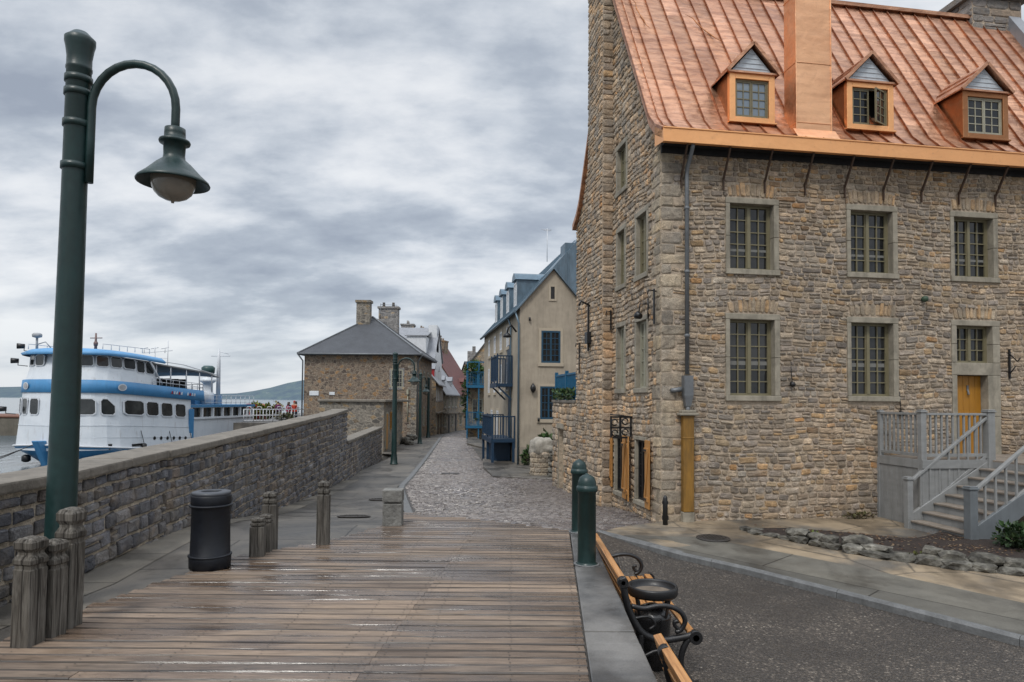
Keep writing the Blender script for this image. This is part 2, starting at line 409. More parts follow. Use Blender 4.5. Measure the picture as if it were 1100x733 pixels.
def glass(name, col=(.010,.011,.012), rough=.06, wob=.08, spec=.55):
    t = NT(name); c = t.coord('Object')
    n = t.noise(c, 1.6, 2)
    cl = t.mix(t.rng(t.noise(c, .9, 3), .45, .7, 0, .8), col, (col[0]*2.4+.01, col[1]*2.2+.01, col[2]*2.+.01))
    return t.fin(cl, rough, 0, t.bump(n, wob, .1), spec)
M['glass'] = glass('dark_window_glass')
M['glass_lt'] = glass('sky_lit_glass', (.16,.20,.24), .1)  # sky reflection put into the pane's pale base colour
M['glass_boat'] = glass('boat_glass', (.020,.024,.026), .08)
t = NT('globe_glass'); n = t.noise(t.coord('Object'), 30, 3)
M['globe'] = t.fin((.21,.19,.16), .14, 0, t.bump(n, .1, .01), .6)

def far_masonry(name, c1, c2, mort, w=.42, h=.2):
    t = NT(name); tc = t.coord('Object'); sp = t.n('ShaderNodeSeparateXYZ'); t.l(tc, sp.inputs[0])
    cb = t.n('ShaderNodeCombineXYZ'); t.l(t.math('ADD', sp.outputs[0], sp.outputs[1]), cb.inputs[0]); t.l(sp.outputs[2], cb.inputs[1])
    vs = t.n('ShaderNodeVectorMath', operation='SCALE'); t.l(t.noise(tc, 3, 2, out='Color'), vs.inputs[0]); vs.inputs['Scale'].default_value = .16
    va = t.n('ShaderNodeVectorMath', operation='ADD'); t.l(cb.outputs[0], va.inputs[0]); t.l(vs.outputs[0], va.inputs[1])
    mp = t.n('ShaderNodeMapping'); t.l(va.outputs[0], mp.inputs[0]); mp.inputs['Scale'].default_value = (1/w, 1/h, 1)
    cell = t.n('ShaderNodeTexVoronoi'); cell.inputs['Scale'].default_value = 1; cell.inputs['Randomness'].default_value = .85; t.l(mp.outputs[0], cell.inputs['Vector'])
    edge = t.n('ShaderNodeTexVoronoi', feature='DISTANCE_TO_EDGE'); edge.inputs['Scale'].default_value = 1; edge.inputs['Randomness'].default_value = .85; t.l(mp.outputs[0], edge.inputs['Vector'])
    sc = t.n('ShaderNodeSeparateColor'); t.l(cell.outputs['Color'], sc.inputs[0])
    n1 = t.noise(tc, 2.2, 6, .65); n2 = t.noise(tc, 9, 5, .65); kk = t.rng(n2, .3, .7, .55, 1.45); k = t.n('ShaderNodeCombineColor')
    for i in range(3): t.l(kk, k.inputs[i])
    st = t.mix(sc.outputs[0], c1, c2); st = t.mix(t.rng(sc.outputs[1], .78, .82, 0, .7), st, (c2[0]*1.3, c2[1]*1.0, c2[2]*.62)); st = t.mix(t.rng(sc.outputs[2], .82, .86, 0, .6), st, (c1[0]*.5, c1[1]*.5, c1[2]*.55))
    o = t.mix(t.rng(edge.outputs['Distance'], .03, .10, 1, 0), st, mort)
    o = t.mix(1., o, k.outputs[0], 'MULTIPLY')
    o = t.mix(t.rng(n1, .3, .46, .5, 0), o, (c1[0]*.6, c1[1]*.6, c1[2]*.62))
    return t.fin(o, .85, 0, t.bump(t.math('ADD', n2, t.math('MINIMUM', edge.outputs['Distance'], .2)), .8, .06), .25)
M['far_brown'] = far_masonry('brown_fieldstone', (.135,.105,.085), (.245,.185,.135), (.235,.195,.15), .36, .24)
M['far_grey'] = far_masonry('grey_fieldstone', (.13,.12,.105), (.24,.215,.18), (.24,.215,.18), .38, .22)
M['far_buff'] = far_masonry('buff_fieldstone', (.20,.165,.125), (.33,.27,.20), (.30,.25,.19), .36, .2)
M['far_chim'] = far_masonry('chimney_stone', (.17,.165,.16), (.29,.28,.27), (.25,.24,.23))

t = NT('leaf_green'); oi = t.attr()
M['leaf'] = t.fin(oi, .55, 0, None, .35)
t = NT('far_shore'); c = t.world(scale=(.016,.004,.03)); n = t.noise(c, 1.6, 8, .72)
sh = t.ramp(n, [(.3,(.065,.092,.125)),(.5,(.09,.125,.150)),(.60,(.105,.145,.152)),(.66,(.12,.155,.165)),(.70,(.33,.36,.38))])  # distance haze put into these shore colours
M['sett'] = None
M['hill'] = t.fin(sh, .95, 0, None, .1)

# people: skin, coat and trousers split by height on one body
def person_mat(name, coat, legs, skin=(.42,.26,.19)):
    t = NT(name); sp = t.n('ShaderNodeSeparateXYZ'); t.l(t.coord('Object'), sp.inputs[0])
    col = t.ramp(t.rng(sp.outputs[2], 0, 2, 0, 1), [(0,(.02,.02,.02)),(.05,legs),(.44,coat),(.735,skin)], 'CONSTANT')
    return t.fin(col, .8, 0, t.bump(t.noise(t.coord('Object'), 12, 3), .3, .02), .2)

t = NT('wet_setts'); c = t.world(); n0 = t.noise(c, .5, 5, .6, .4); n1 = t.noise(c, 9, 5, .65); n2 = t.noise(c, 50, 4, .6)
kk = t.math('MULTIPLY', t.rng(n1, .3, .7, .6, 1.4), t.rng(n2, .3, .7, .75, 1.25)); k = t.n('ShaderNodeCombineColor')
for i in range(3): t.l(kk, k.inputs[i])
o = t.mix(1., t.attr(), k.outputs[0], 'MULTIPLY')
o = t.mix(t.rng(n0, .42, .62, .0, .45), o, (.19,.165,.15))
M['sett'] = t.fin(o, t.rng(n0, .35, .65, .24, .44), 0, t.bump(t.math('ADD', n1, t.math('MULTIPLY', n2, .4)), .55, .012), .55)
M['joint'] = paint('sett_joint', (.045,.038,.033), .6, var=.4, scale=5, bump=.3)
M['brown_iron'] = paint('brown_iron', (.075,.045,.03), .55, .3, var=.4, scale=8, bump=.2)
# ------------------------------------------------------------------ terrain heights
GL = [(-30,-.03),(8,-.02),(9.3,-.04),(10.8,-.17),(12.4,-.42),(15,-.72),(20,-1.05),(26,-1.24),(34,-1.33),(55,-1.38),(62,-1.5),(72,-1.85),(92,-2.3),(130,-2.6),(300,-2.7)]
def gl(y): return (interp(GL, y-.5) + 2*interp(GL, y) + interp(GL, y+.5)) / 4
def gr(y):
    z = -.72 - .02*max(0, min(12 - y, 12))
    return min(z, gl(y)) if y > 12 else z
def zg(x, y):
    if y < 9.25: xa, xb = .93, 1.02
    else:
        k = sstep(9.25, 11.2, y); xa = lerp(.93, .35, k); xb = lerp(1.02, 2.7, k)
    return lerp(gl(y), gr(y), sstep(xa, xb, x))

def sheet(name, mat, xl, xr, ys, nx, off, zf=zg, thick=0):
    mb = MB(); mb.smooth = True; rows = []
    for y in ys:
        a, b = xl(y), xr(y)
        rows.append([mb.av((lerp(a, b, i/nx), y, zf(lerp(a, b, i/nx), y) + off)) for i in range(nx+1)])
    for r0, r1 in zip(rows, rows[1:]):
        for i in range(nx): mb.af((r0[i], r0[i+1], r1[i+1], r1[i]))
    return structure(mb.build(name, mat))
def frange(a, b, st):
    n = max(1, int(round((b - a)/st))); return [a + (b-a)*i/n for i in range(n+1)]

# lines in plan -----------------------------------------------------
WALL = [(-4.95,2.0),(-4.62,4.6),(-4.35,6.6),(-4.6,8.94),(-5.29,14.1),(-6.0,22.5),(-6.15,25.0)]
WALL[0] = (-4.9, 1.0); WALL[1] = (-4.58, 4.0)
def wall_x(y): return interp([(b, a) for a, b in WALL] + [(38.,-6.3),(39,-7.4),(60,-7.9)], y)
def kerb_l(y): return interp([(9.6,-1.45),(14.5,-2.3),(22.5,-3.8),(40,-4.95),(57,-6.1),(66,-6.75),(78,-6.9),(88,-6.1),(94,-5.0)], y)
KR = [(5.46,7.27),(4.93,8.01),(4.28,8.88),(3.45,9.98),(2.34,11.2),(1.52,12.06)]
KR = [(9.4,2.2),(8.1,3.8),(6.8,5.5)] + KR
def kerb_r(y): return interp([(b, a) for a, b in KR] + [(12.06,1.52),(12.7,1.75),(13.2,2.5),(13.55,3.0),(14,3.2)], y)
C9, S9 = cos(radians(9)), sin(radians(9))
def gable_x(y): return 3.0 - (y - 13.5) * S9 / C9

# ---------------- ground: one sheet out to the horizon (river bank on the left)
mb = MB(); mb.smooth = True
def quay_x(y): return interp([(-40,-8),(30,-9.0),(46,-12.0),(58,-17.5),(66,-19.4),(140,-26),(400,-60),(3000,-300)], y)
ys = frange(-40,-2,4) + frange(-1,32,.33) + frange(34,140,3) + [180,260,400,700,1200,2200,3000]
rows = []
for y in ys:
    q = quay_x(y); xs = [q, q+.01] + [lerp(q+.3, .6, i/14) for i in range(15)] + [.93,1.0,1.06,1.4,1.8,2.3,2.9,3.5,4.5,7,12,20,40,90,250,700]
    rows.append([mb.av((x, y, (-5.5 if i == 0 else zg(x, y) - .03 - (.25 if x < wall_x(min(y, 60))-.2 else 0)))) for i, x in enumerate(xs)])
for r0, r1 in zip(rows, rows[1:]):
    for i in range(len(r0)-1): mb.af((r0[i], r0[i+1], r1[i+1], r1[i]))
structure(mb.build('ground', M['walk']))

mb = MB(); mb.poly([(-6000,-400,-2.8),(400,-400,-2.8),(400,6000,-2.8),(-6000,6000,-2.8)])
structure(mb.build('river', M['water']))

def hills(name, x0, x1, y, prof, depth):
    mb = MB(); mb.smooth = True; n = 90; rows = []
    for j in range(7):
        f = j/6
        row = []
        for i in range(n+1):
            x = lerp(x0, x1, i/n); h = interp(prof, x) * (sin(f*pi/2)**.7)
            h *= 1 + .16*mnoise.noise((x*.006, f*3, 1)) + .07*mnoise.noise((x*.03, f*5, 4))
            row.append(mb.av((x, y + depth*f + 40*mnoise.noise((x*.004, 0, f)), -4 + h)))
        rows.append(row)
    for a, b in zip(rows, rows[1:]):
        for i in range(n): mb.af((a[i], a[i+1], b[i+1], b[i]))
    return structure(mb.build(name, M['hill']))
hills('hills', -3200, 1500, 2500, [(-3200,20),(-2300,52),(-1950,50),(-1750,38),(-1400,22),(-1150,32),(-1070,54),(-1000,74),(-930,92),(-800,96),(-650,84),(-400,60),(0,40),(1500,30)], 700)

# ---------------- paved sheets
sheet('pavement', M['walk'], lambda y: wall_x(y)-.25, lambda y: kerb_l(max(y, 9.6)) + (0 if y > 9.6 else 2.2), frange(1, 60, .4), 10, .004)
def cob_r(y): return interp([(9.0,.9),(9.3,.95),(11.2,1.4),(12.1,1.6),(12.8,2.3),(13.5,3.2),(15,2.95),(20,2.1),(23.3,1.6),(25.8,1.5),(26.4,-.5),(33.8,-1.4),(45,-2.6),(46,-3.0),(60,-4.0),(80,-4.3),(100,-2.5)], y)
def setts(y0, y1):
    mb = MB(); rng = random.Random(41); ysl = frange(y0, y1, .3); rows = []
    mb.mat = 1; mb.smooth = True
    for y in ysl:
        a, b = kerb_l(y)+.2, cob_r(y); rows.append([mb.av((lerp(a,b,i/26), y, zg(lerp(a,b,i/26), y)+.006)) for i in range(27)])
    for r0, r1 in zip(rows, rows[1:]):
        for i in range(26): mb.af((r0[i], r0[i+1], r1[i+1], r1[i]))
    mb.mat = 0; mb.smooth = False; y = y0
    P = [(.105,.088,.084),(.13,.112,.105),(.082,.072,.07),(.155,.136,.125),(.115,.098,.096),(.10,.084,.075),(.18,.16,.146)]
    while y < y1:
        big = 1 if y < 34 else (1.6 if y < 60 else 2.6)
        d = rng.uniform(.085,.115)*big; a, b = kerb_l(y)+.21, cob_r(y)-.02; x = a + rng.uniform(0,.1)
        arc = lambda xx: .16*((xx-(a+b)/2)/2.5)**2
        while x < b-.05:
            w = rng.uniform(.10,.20)*big; x1 = min(x+w, b); g = .013*big; c = rng.choice(P); s = rng.uniform(.78,1.18); mb.col = (c[0]*s,c[1]*s,c[2]*s)
            e = .012*big; h = .020+rng.uniform(-.006,.007); tx, ty = rng.uniform(-.006,.006), rng.uniform(-.007,.007)
            q = []
            for (px_, py_, k) in ((x+g/2,y+g/2,0),(x1-g/2,y+g/2,0),(x1-g/2,y+d-g/2,0),(x+g/2,y+d-g/2,0),(x+g/2+e,y+g/2+e,1),(x1-g/2-e,y+g/2+e,1),(x1-g/2-e,y+d-g/2-e,1),(x+g/2+e,y+d-g/2-e,1)):
                px_ += rng.uniform(-.006,.006); py_ += arc(px_) + rng.uniform(-.006,.006)
                sx = 1 if px_ > (x+x1)/2 else -1; sy = 1 if py_ > y+d/2 else -1
                q.append(mb.av((px_, py_, zg(px_, py_) + .006 + k*(h + sx*tx + sy*ty))))
            mb.af(q[4:])
            for j in range(4): mb.af((q[j], q[(j+1)%4], q[4+(j+1)%4], q[4+j]))
            x = x1
        y += d
    return structure(mb.build('cobbled_street', [M['sett'], M['joint']]))
setts(9.2, 100)
sheet('asphalt_road', M['asphalt'], lambda y: 1.0 if y < 9.3 else interp([(9.3,1.0),(11.2,1.42),(12.06,1.55)], y), lambda y: kerb_r(y)+.02, frange(-6, 12.06, .3), 12, .016)
def zside(x, y): return zg(x, y) + .12*sstep(1.45, 2.5, x)
sheet('kerbside_pavement', M['walk2'], lambda y: kerb_r(y)+.1, lambda y: kerb_r(y)+1.75, frange(0, 12.0, .3), 6, .004, zside)
sheet('flagstone_pavement', M['flag'], lambda y: kerb_r(y)+.1, lambda y: max(16., kerb_r(y)+3), frange(0, 15.5, .3), 16, 0, zside)

sheet('footing_slabs', M['slab'], lambda y: wall_x(y)-.1, lambda y: wall_x(y)+.5, frange(3, 25, .4), 3, .010)
# kerbs -------------------------------------------------------------
def kerb(name, line, w, hgt, zf, mat, blk=1.5):
    mb = MB(); pts = []
    for (xa, ya), (xb, yb) in zip(line, line[1:]):
        n = max(1, int(sqrt((xb-xa)**2+(yb-ya)**2)/.5))
        pts += [(lerp(xa, xb, i/n), lerp(ya, yb, i/n)) for i in range(n)]
    pts.append(line[-1]); acc = 0
    for i, (a, b) in enumerate(zip(pts, pts[1:])):
        d = Vector((b[0]-a[0], b[1]-a[1])); L = d.length; d /= L; nx, ny = -d.y, d.x
        acc += L; g = 0.006 if int(acc/blk) != int((acc-L)/blk) else 0
        q = []
        for p, e in ((a, 0), (b, g)):
            px, py = p[0]-d.x*e, p[1]-d.y*e
            z = zf(px, py)
            q += [(px, py, z-.3), (px+nx*w, py+ny*w, z-.3), (px+nx*w, py+ny*w, z+hgt), (px+nx*.025, py+ny*.025, z+hgt), (px, py, z+hgt-.03)]
        i0 = [mb.av(v) for v in q]
        for k in range(5): mb.af((i0[k], i0[(k+1)%5], i0[5+(k+1)%5], i0[5+k]))
        if g: mb.af(i0[5:]); 
        if i == 0: mb.af(i0[:5])
    return structure(mb.build(name, mat))
kr = [(a, b) for a, b in KR][::-1]     # from the deck end towards the camera
kerb('kerb', [(x, y) for x, y in kr], .135, .125, lambda x, y: zg(x, y)-.12*(1-sstep(1.45, 2.5, x))+.012*(1-sstep(1.45,2.5,x)), M['granite'], 1.9)
kerb('kerb', [(kerb_l(y)+.22, y) for y in frange(9.9, 92, 1.2)], .2, .035, zg, M['granite'], 1.6)
# right hand pavements by the rendered house and beyond
def isle(name, pts, ztop):
    mb = MB(); mb.prism([(x, y, ztop-.5) for x, y in pts], (0,0,.5)); return structure(mb.build(name, M['walk'], bevel=.02))
isle('pavement', [(-.72,26.4),(1.75,25.4),(1.2,30.5),(-.3,34.2),(-1.45,33.9),(-1.25,30)], -1.16)
isle('pavement', [(-2.45,45.5),(-1.2,42),(-2.2,50),(-3.4,60),(-3.9,60),(-3.2,48)], -1.27)

# ---------------- boardwalk
def deck_l(y): return interp([(1,-4.05),(3.2,-3.95),(4.9,-3.72),(5.5,-3.6),(6.2,-3.42),(7.6,-3.12),(8.3,-2.38),(9.75,-1.65),(10.8,-1.7)], y)
def deck_r(y): return .505 + (y-4.28)*.0589
def deck_end(x): return interp([(-2.6,10.9),(-1.7,10.72),(-.9,10.3),(-.14,9.86),(.8,9.3)], x)
mb = MB(); y = -1.5; rr = random.Random(3)
PAL = [(.18,.13,.092),(.20,.146,.104),(.162,.117,.083),(.22,.162,.117),(.148,.108,.078),(.188,.142,.105)]
while y < 10.75:
    w = .132; y0, y1 = y, y + w - .013 - rr.random()*.005; ym = (y0+y1)/2; y += w
    l = deck_l(ym) - rr.random()*.10; r_ = deck_r(ym) - .004
    if ym > 9.3:   # curved end against the cobbles
        xe = interp([(9.3,.8),(9.86,-.14),(10.3,-.9),(10.72,-1.7)], ym); r_ = min(r_, xe)
    if r_ - l < .25: continue
    j = -.48 - .1*(9.3-ym); segs = [(l, j-.001), (j+.001, r_)] if l < j < r_-.1 else [(l, r_)]
    out = []
    for a, b in segs:
        if b - a > 2.9 and rr.random() < .5:
            k = a + (b-a)*(.35+.3*rr.random()); out += [(a, k-.002), (k+.002, b)]
        else: out.append((a, b))
    for a, b in out:
        p = rr.choice(PAL); s = .82 + .38*rr.random(); mb.col = tuple(q*s for q in p)
        dz = rr.uniform(-.003, .003); tl = rr.uniform(-.002, .002); bv = .009
        n = max(1, int((b-a)/.6)); prev = None
        for i in range(n+1):
            x = lerp(a, b, i/n); wv = .0025*sin(x*3+y*7)
            ring = [mb.av(q) for q in ((x,y0,-.03+dz),(x,y0,.02-bv+dz),(x,y0+bv,.02+dz+tl+wv),(x,y1-bv,.02+dz-tl+wv),(x,y1,.02-bv+dz),(x,y1,-.03+dz))]
            if prev:
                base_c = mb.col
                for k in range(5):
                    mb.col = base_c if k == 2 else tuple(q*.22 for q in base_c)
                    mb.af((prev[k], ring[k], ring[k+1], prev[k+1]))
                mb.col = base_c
            else: mb.af(ring[::-1])
            prev = ring
        mb.af(prev)
        mb.mat = 1; xn = math.ceil((a+.03)/.58)*.58
        for xk in [a+.05] + [xn+.58*q for q in range(int((b-.05-xn)/.58)+1)] + [b-.05]:
            for yk in (y0+.03, y1-.03):
                xx = xk + rr.uniform(-.012,.012); mb.poly([(xx+.006*cos(t_*pi/3), yk+.006*sin(t_*pi/3), .0262+dz) for t_ in range(6)])
        mb.mat = 0
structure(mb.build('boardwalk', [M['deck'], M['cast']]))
mb = MB(); mb.poly([(-4.1,-1.5,-.018),(.3,-1.5,-.018),(.75,9.2,-.018),(-1.75,9.2,-.018),(-2.2,8.4,-.018),(-3.0,7.55,-.018),(-3.5,5.5,-.018)])
structure(mb.build('boardwalk_gap_shade', M['dark_int']))  # dark sheet painted as the shade in the gaps between boards

# ---------------- concrete ledge that edges the deck
def ledge_r(y): return interp([(1,.86),(4.28,.94),(6.3,1.0),(9.5,1.09)], y)
mb = MB(); ys = [-1.5,1.2,3.55,5.02,5.28,7.3,9.45]
for a, b in zip(ys, ys[1:]):
    z = .012 + R.uniform(-.006, .006); y0, y1 = a+.006, b-.006
    mb.prism([(deck_r(y0)+.012,y0,-1.2),(ledge_r(y0),y0,-1.2),(ledge_r(y1),y1,-1.2),(deck_r(y1)+.012,y1,-1.2)], (0,0,1.2+z))
led = mb.build('ledge', M['ledge'], bevel=.012, seg=2)
tag(led, 'long dark wet concrete ledge between the boardwalk and the benches', 'ledge')
# ------------------------------------------------------------------ masonry builder (real stones)
PAL_HOUSE = [(.335,.28,.215),(.30,.26,.21),(.27,.24,.205),(.36,.305,.235),(.25,.225,.20),(.325,.265,.195),(.36,.285,.19),(.285,.25,.215),(.32,.29,.245),(.225,.20,.175),(.35,.25,.145),(.30,.255,.20),(.31,.27,.22)]
PAL_GABLE = [(.385,.30,.21),(.35,.285,.21),(.31,.265,.21),(.40,.31,.215),(.27,.24,.20),(.40,.285,.175),(.34,.295,.235),(.35,.31,.255),(.24,.21,.175),(.37,.30,.22)]
PAL_PARAPET = [(.115,.117,.126),(.14,.14,.144),(.095,.097,.105),(.17,.165,.16),(.128,.128,.132),(.15,.146,.14),(.085,.087,.094),(.135,.136,.144)]
PAL_PARAPET = [(c[0]*.98, c[1]*1.05, c[2]*1.17) for c in PAL_PARAPET]
PAL_BIG = [(.36,.32,.26),(.31,.28,.23),(.40,.35,.27),(.28,.255,.215)]
PAL_GABLE = [tuple(q*1.14 for q in c) for c in PAL_GABLE]  # gable palette lifted, open-sky light put into its stone colours

def stone(mb, a0, a1, z0, z1, proud, rng, col, warp, gap=.012, cc=1.):
    w, h = a1-a0-gap, z1-z0-gap
    if w < .03 or h < .025: return
    a0 += gap/2; z0 += gap/2; m = min(w, h)
    pts = []
    cx, cz = a0+w/2, z0+h/2
    for (sx, sz) in ((-1,-1),(1,-1),(1,1),(-1,1)):
        ca = m*rng.uniform(.06,.42)*cc; cb = m*rng.uniform(.06,.36)*cc
        X, Z = cx+sx*w/2, cz+sz*h/2
        p1 = (X - sx*ca, Z + rng.uniform(-.012,.006)*1.); p2 = (X + rng.uniform(-.006,.006), Z - sz*cb)
        pts += [p2, p1] if (sx*sz > 0) == (sz < 0) or (sx, sz) == (-1, 1) and False else ([p1, p2] if sx*sz < 0 else [p2, p1])
    # order by angle so the outline stays simple
    pts.sort(key=lambda p: atan2((p[1]-cz)/h, (p[0]-cx)/w))
    pr = proud*rng.uniform(.55,1.25); tx, tz = rng.uniform(-.25,.25), rng.uniform(-.3,.2)
    rings = []
    for k, d in ((1., -.012), (.97, pr*.55), (.78, pr)):
        ring = []
        for (pa, pz) in pts:
            qa, qz = cx+(pa-cx)*k, cz+(pz-cz)*k
            if k < .97: qa = cx+(pa-cx)*(1-min(.5,.28*m/w)); qz = cz+(pz-cz)*(1-min(.5,.28*m/h))
            hh = d + (pr*(tx*(qa-cx)/w + tz*(qz-cz)/h) + rng.uniform(-.006,.006) if k < .98 else 0)
            wa, wz = warp(qa, qz); ring.append(mb.av((wa, -hh, wz)))
        rings.append(ring)
    mb.col = col
    n = 8
    for r0, r1 in zip(rings, rings[1:]):
        for j in range(n): mb.af((r0[j], r0[(j+1)%n], r1[(j+1)%n], r1[j]))
    wa, wz = warp(cx, cz); c = mb.av((wa, -(pr*rng.uniform(.95,1.3)), wz))
    for j in range(n): mb.af((rings[-1][j], rings[-1][(j+1)%n], c))

def nowarp(a, z): return a, z
def mkwarp(amp=.03):
    return lambda a, z: (a + .4*amp*sin(4.1*z+1.7*a), z + amp*sin(1.9*a+.8*z) + .5*amp*sin(5.7*a+1.3*z+1))
def masonry(mb, a0, a1, z0, z1, holes=(), rng=None, hr=(.11,.21), wr=(.16,.46), proud=.035, pal=PAL_HOUSE, inside=None, warp=nowarp, lim=None, gap=.014, cc=1.):
    mb.mat = 0; mb.smooth = False; z = z0
    while z < z1 - .04:
        h = rng.uniform(*hr)
        if z1 - (z+h) < hr[0]*.7: h = z1 - z
        lo, hi = (a0, a1) if lim is None else lim(z + h*.6)
        iv = [(lo, hi)]
        for (b0, b1, c0, c1) in holes:
            if c0 < z + h*.72 and c1 > z + h*.28:
                nv = []
                for p, q in iv:
                    if b1 <= p or b0 >= q: nv.append((p, q)); continue
                    if b0 > p: nv.append((p, b0))
                    if b1 < q: nv.append((b1, q))
                iv = nv
        for p, q in iv:
            a = p
            while a < q - .03:
                w = rng.uniform(*wr) * (1.15 if h > (hr[0]+hr[1])/2 else .9)
                if rng.random() < .12: w *= 1.5
                if q - (a+w) < wr[0]*.75: w = q - a
                c = rng.choice(pal); s = rng.uniform(.70, 1.25)
                if rng.random() < .07: c = (c[0]*1.02, c[1]*.86, c[2]*.70)
                if rng.random() < .10: s *= .64
                col = (c[0]*s, c[1]*s, c[2]*s)
                if inside is None or inside(a+w/2, z+h/2):
                    if h > hr[0]*1.45 and rng.random() < .2:
                        k = rng.uniform(.4,.6); c2 = rng.choice(pal); s = rng.uniform(.72,1.28)
                        stone(mb, a, a+w, z, z+h*k, proud, rng, col, warp, gap, cc); stone(mb, a, a+w, z+h*k, z+h, proud, rng, (c2[0]*s,c2[1]*s,c2[2]*s), warp, gap, cc)
                    else: stone(mb, a, a+w, z+rng.uniform(-.008,.008), z+h+rng.uniform(-.008,.008), proud, rng, col, warp, gap, cc)
                a += w
        z += h

def backing(mb, a0, a1, z0, z1, holes, lim=None, dz=None):
    """mortar sheet with the openings left out"""
    mb.mat = 1; mb.smooth = False; mb.col = (1,1,1)
    zs = {z0, z1}
    for b0, b1, c0, c1 in holes: zs |= {max(z0, min(z1, c0)), max(z0, min(z1, c1))}
    if dz:
        k = z0
        while k < z1: zs.add(k); k += dz
    zs = sorted(zs)
    for p, q in zip(zs, zs[1:]):
        if q - p < 1e-4: continue
        l0, h0 = (a0, a1) if lim is None else lim(p); l1, h1 = (a0, a1) if lim is None else lim(q)
        cur0, cur1 = l0, l1; zm = (p+q)/2
        for b0, b1, c0, c1 in sorted(holes):
            if c0 < zm < c1:
                mb.poly([(cur0,0,p),(b0,0,p),(b0,0,q),(cur1,0,q)]); cur0 = cur1 = b1
        mb.poly([(cur0,0,p),(h0,0,p),(h1,0,q),(cur1,0,q)])

GROT = Matrix.Rotation(radians(-90), 4, 'Z')      # facade frame -> left gable frame

def window(parent, a0, a1, z0, z1, rows, Mx=None, bl=.09, br=.115, bt=.12, bb=.11, frame='olive', surround='limestone', glassm='glass', cols=2, sill=.03, rec=.13, reflect_strip=False, proud=.03):
    """stone surround, casements with glazing bars and glass, authored in the facade frame"""
    Mx = Mx or Matrix.Identity(4)
    fr = MB(Mx); i0, i1, j0, j1 = a0+bl, a1-br, z0+bb, z1-bt
    y0, y1 = rec, rec+.055
    f = .05
    fr.box(i0, i0+f, y0, y1, j0, j1); fr.box(i1-f, i1, y0, y1, j0, j1)
    fr.box(i0+f, i1-f, y0, y1, j0, j0+f); fr.box(i0+f, i1-f, y0, y1, j1-f, j1)
    mid = (i0+i1)/2; fr.box(mid-.032, mid+.032, y0-.012, y1-.006, j0+f, j1-f)
    for k in range(2):
        p, q = (i0+f, mid-.032) if k == 0 else (mid+.032, i1-f)
        s = .022
        fr.box(p, p+s, y0+.008, y1-.008, j0+f, j1-f); fr.box(q-s, q, y0+.008, y1-.008, j0+f, j1-f)
        for c in range(1, cols):
            x = lerp(p+s, q-s, c/cols); fr.box(x-.011, x+.011, y0+.012, y1-.012, j0+f, j1-f)
        for r in range(1, rows):
            z = lerp(j0+f, j1-f, r/rows); fr.box(p+s, q-s, y0+.014, y1-.014, z-.011, z+.011)
    win = fr.build('window', M[frame], parent)
    g = MB(Mx); zc = j0+f
    # each pane sits at a slightly different angle, as old glass does
    for k in range(2):
        p, q = (i0+f, mid-.03) if k == 0 else (mid+.03, i1-f)
        for c in range(cols):
            for r in range(rows):
                xa, xb = lerp(p, q, c/cols), lerp(p, q, (c+1)/cols); za, zb = lerp(j0+f, j1-f, r/rows), lerp(j0+f, j1-f, (r+1)/rows)
                e = [R.uniform(-.0022,.0022) for _ in range(4)]; yy = y1-.012
                g.poly([(xa,yy+e[0],za),(xb,yy+e[1],za),(xb,yy+e[2],zb),(xa,yy+e[3],zb)])
    g.build('pane', M[glassm], win)
    if reflect_strip:
        cu = MB(Mx); cu.box(i0+f, i1-f, y1-.0145, y1-.0135, *reflect_strip); cu.build('pane_reflection', M['reflect_strip'], win)  # pale strip laid on the panes as a painted reflection
    s = MB(Mx); p = -proud
    n = 2 if z1-z0 > 1 else 1
    for k in range(n):
        za, zb = lerp(z0+bb, z1-bt, k/n)+.003, lerp(z0+bb, z1-bt, (k+1)/n)-.003
        s.box(a0, i0, p-R.uniform(0,.006), rec+.08, za, zb); s.box(i1, a1, p-R.uniform(0,.006), rec+.08, za, zb)
    s.box(a0-.005, a1+.005, p-.004, rec+.08, z1-bt, z1)
    s.box(a0-.01, a1+.01, p-sill, rec+.08, z0, z0+bb)
    s.build('surround', M[surround], win, bevel=.012, seg=2)
    return win

# ------------------------------------------------------------------ the big stone house with the copper roof
HS = thing('stone_house', 'large rubble stone house with bright copper roof, dormers and tall gable chimney', 'house', (3.0, 13.5, 0), radians(9))
FW = 11.65; GD = 6.75
UP = [(1.40,2.58,4.43,6.03),(4.14,5.34,4.46,6.03),(6.63,7.81,4.46,6.01),(9.2,10.4,4.46,6.01)]
LOW = [(1.39,2.59,1.82,3.62),(4.13,5.33,1.83,3.62),(9.2,10.4,1.83,3.62)]
DOOR = (6.62,7.81,.66,3.62)
GW = [(-1.50,-.66,4.46,6.0),(-2.86,-2.12,4.46,5.99),(-1.50,-.66,1.98,3.66),(-2.86,-2.12,1.98,3.68),(-2.88,-2.02,6.76,8.03)]
BW = [(-1.50,-.76,-.46,1.03),(-2.98,-2.26,-.46,1.06)]
RP = [(-.42,7.17),(0,7.40),(.33,7.72),(3.2,12.45),(6.07,7.72),(6.42,7.38),(6.85,7.15)]   # roof surface (s, z)
def roof_z(s): return interp(RP, s)
def roof_s(z):      # front slope
    return interp([(b, a) for a, b in RP[:4]], z)
def glim(z):
    z2 = z + .16
    if z2 < 7.4: return (-GD, 0)
    if z2 >= 12.44: return (-3.21, -3.19)
    f = roof_s(z2)
    return (-(6.4 - f) if z2 > 7.6 else -GD, -max(0, f))
rng = random.Random(11); w = MB()
wp = mkwarp(.024)
ZB = -.95
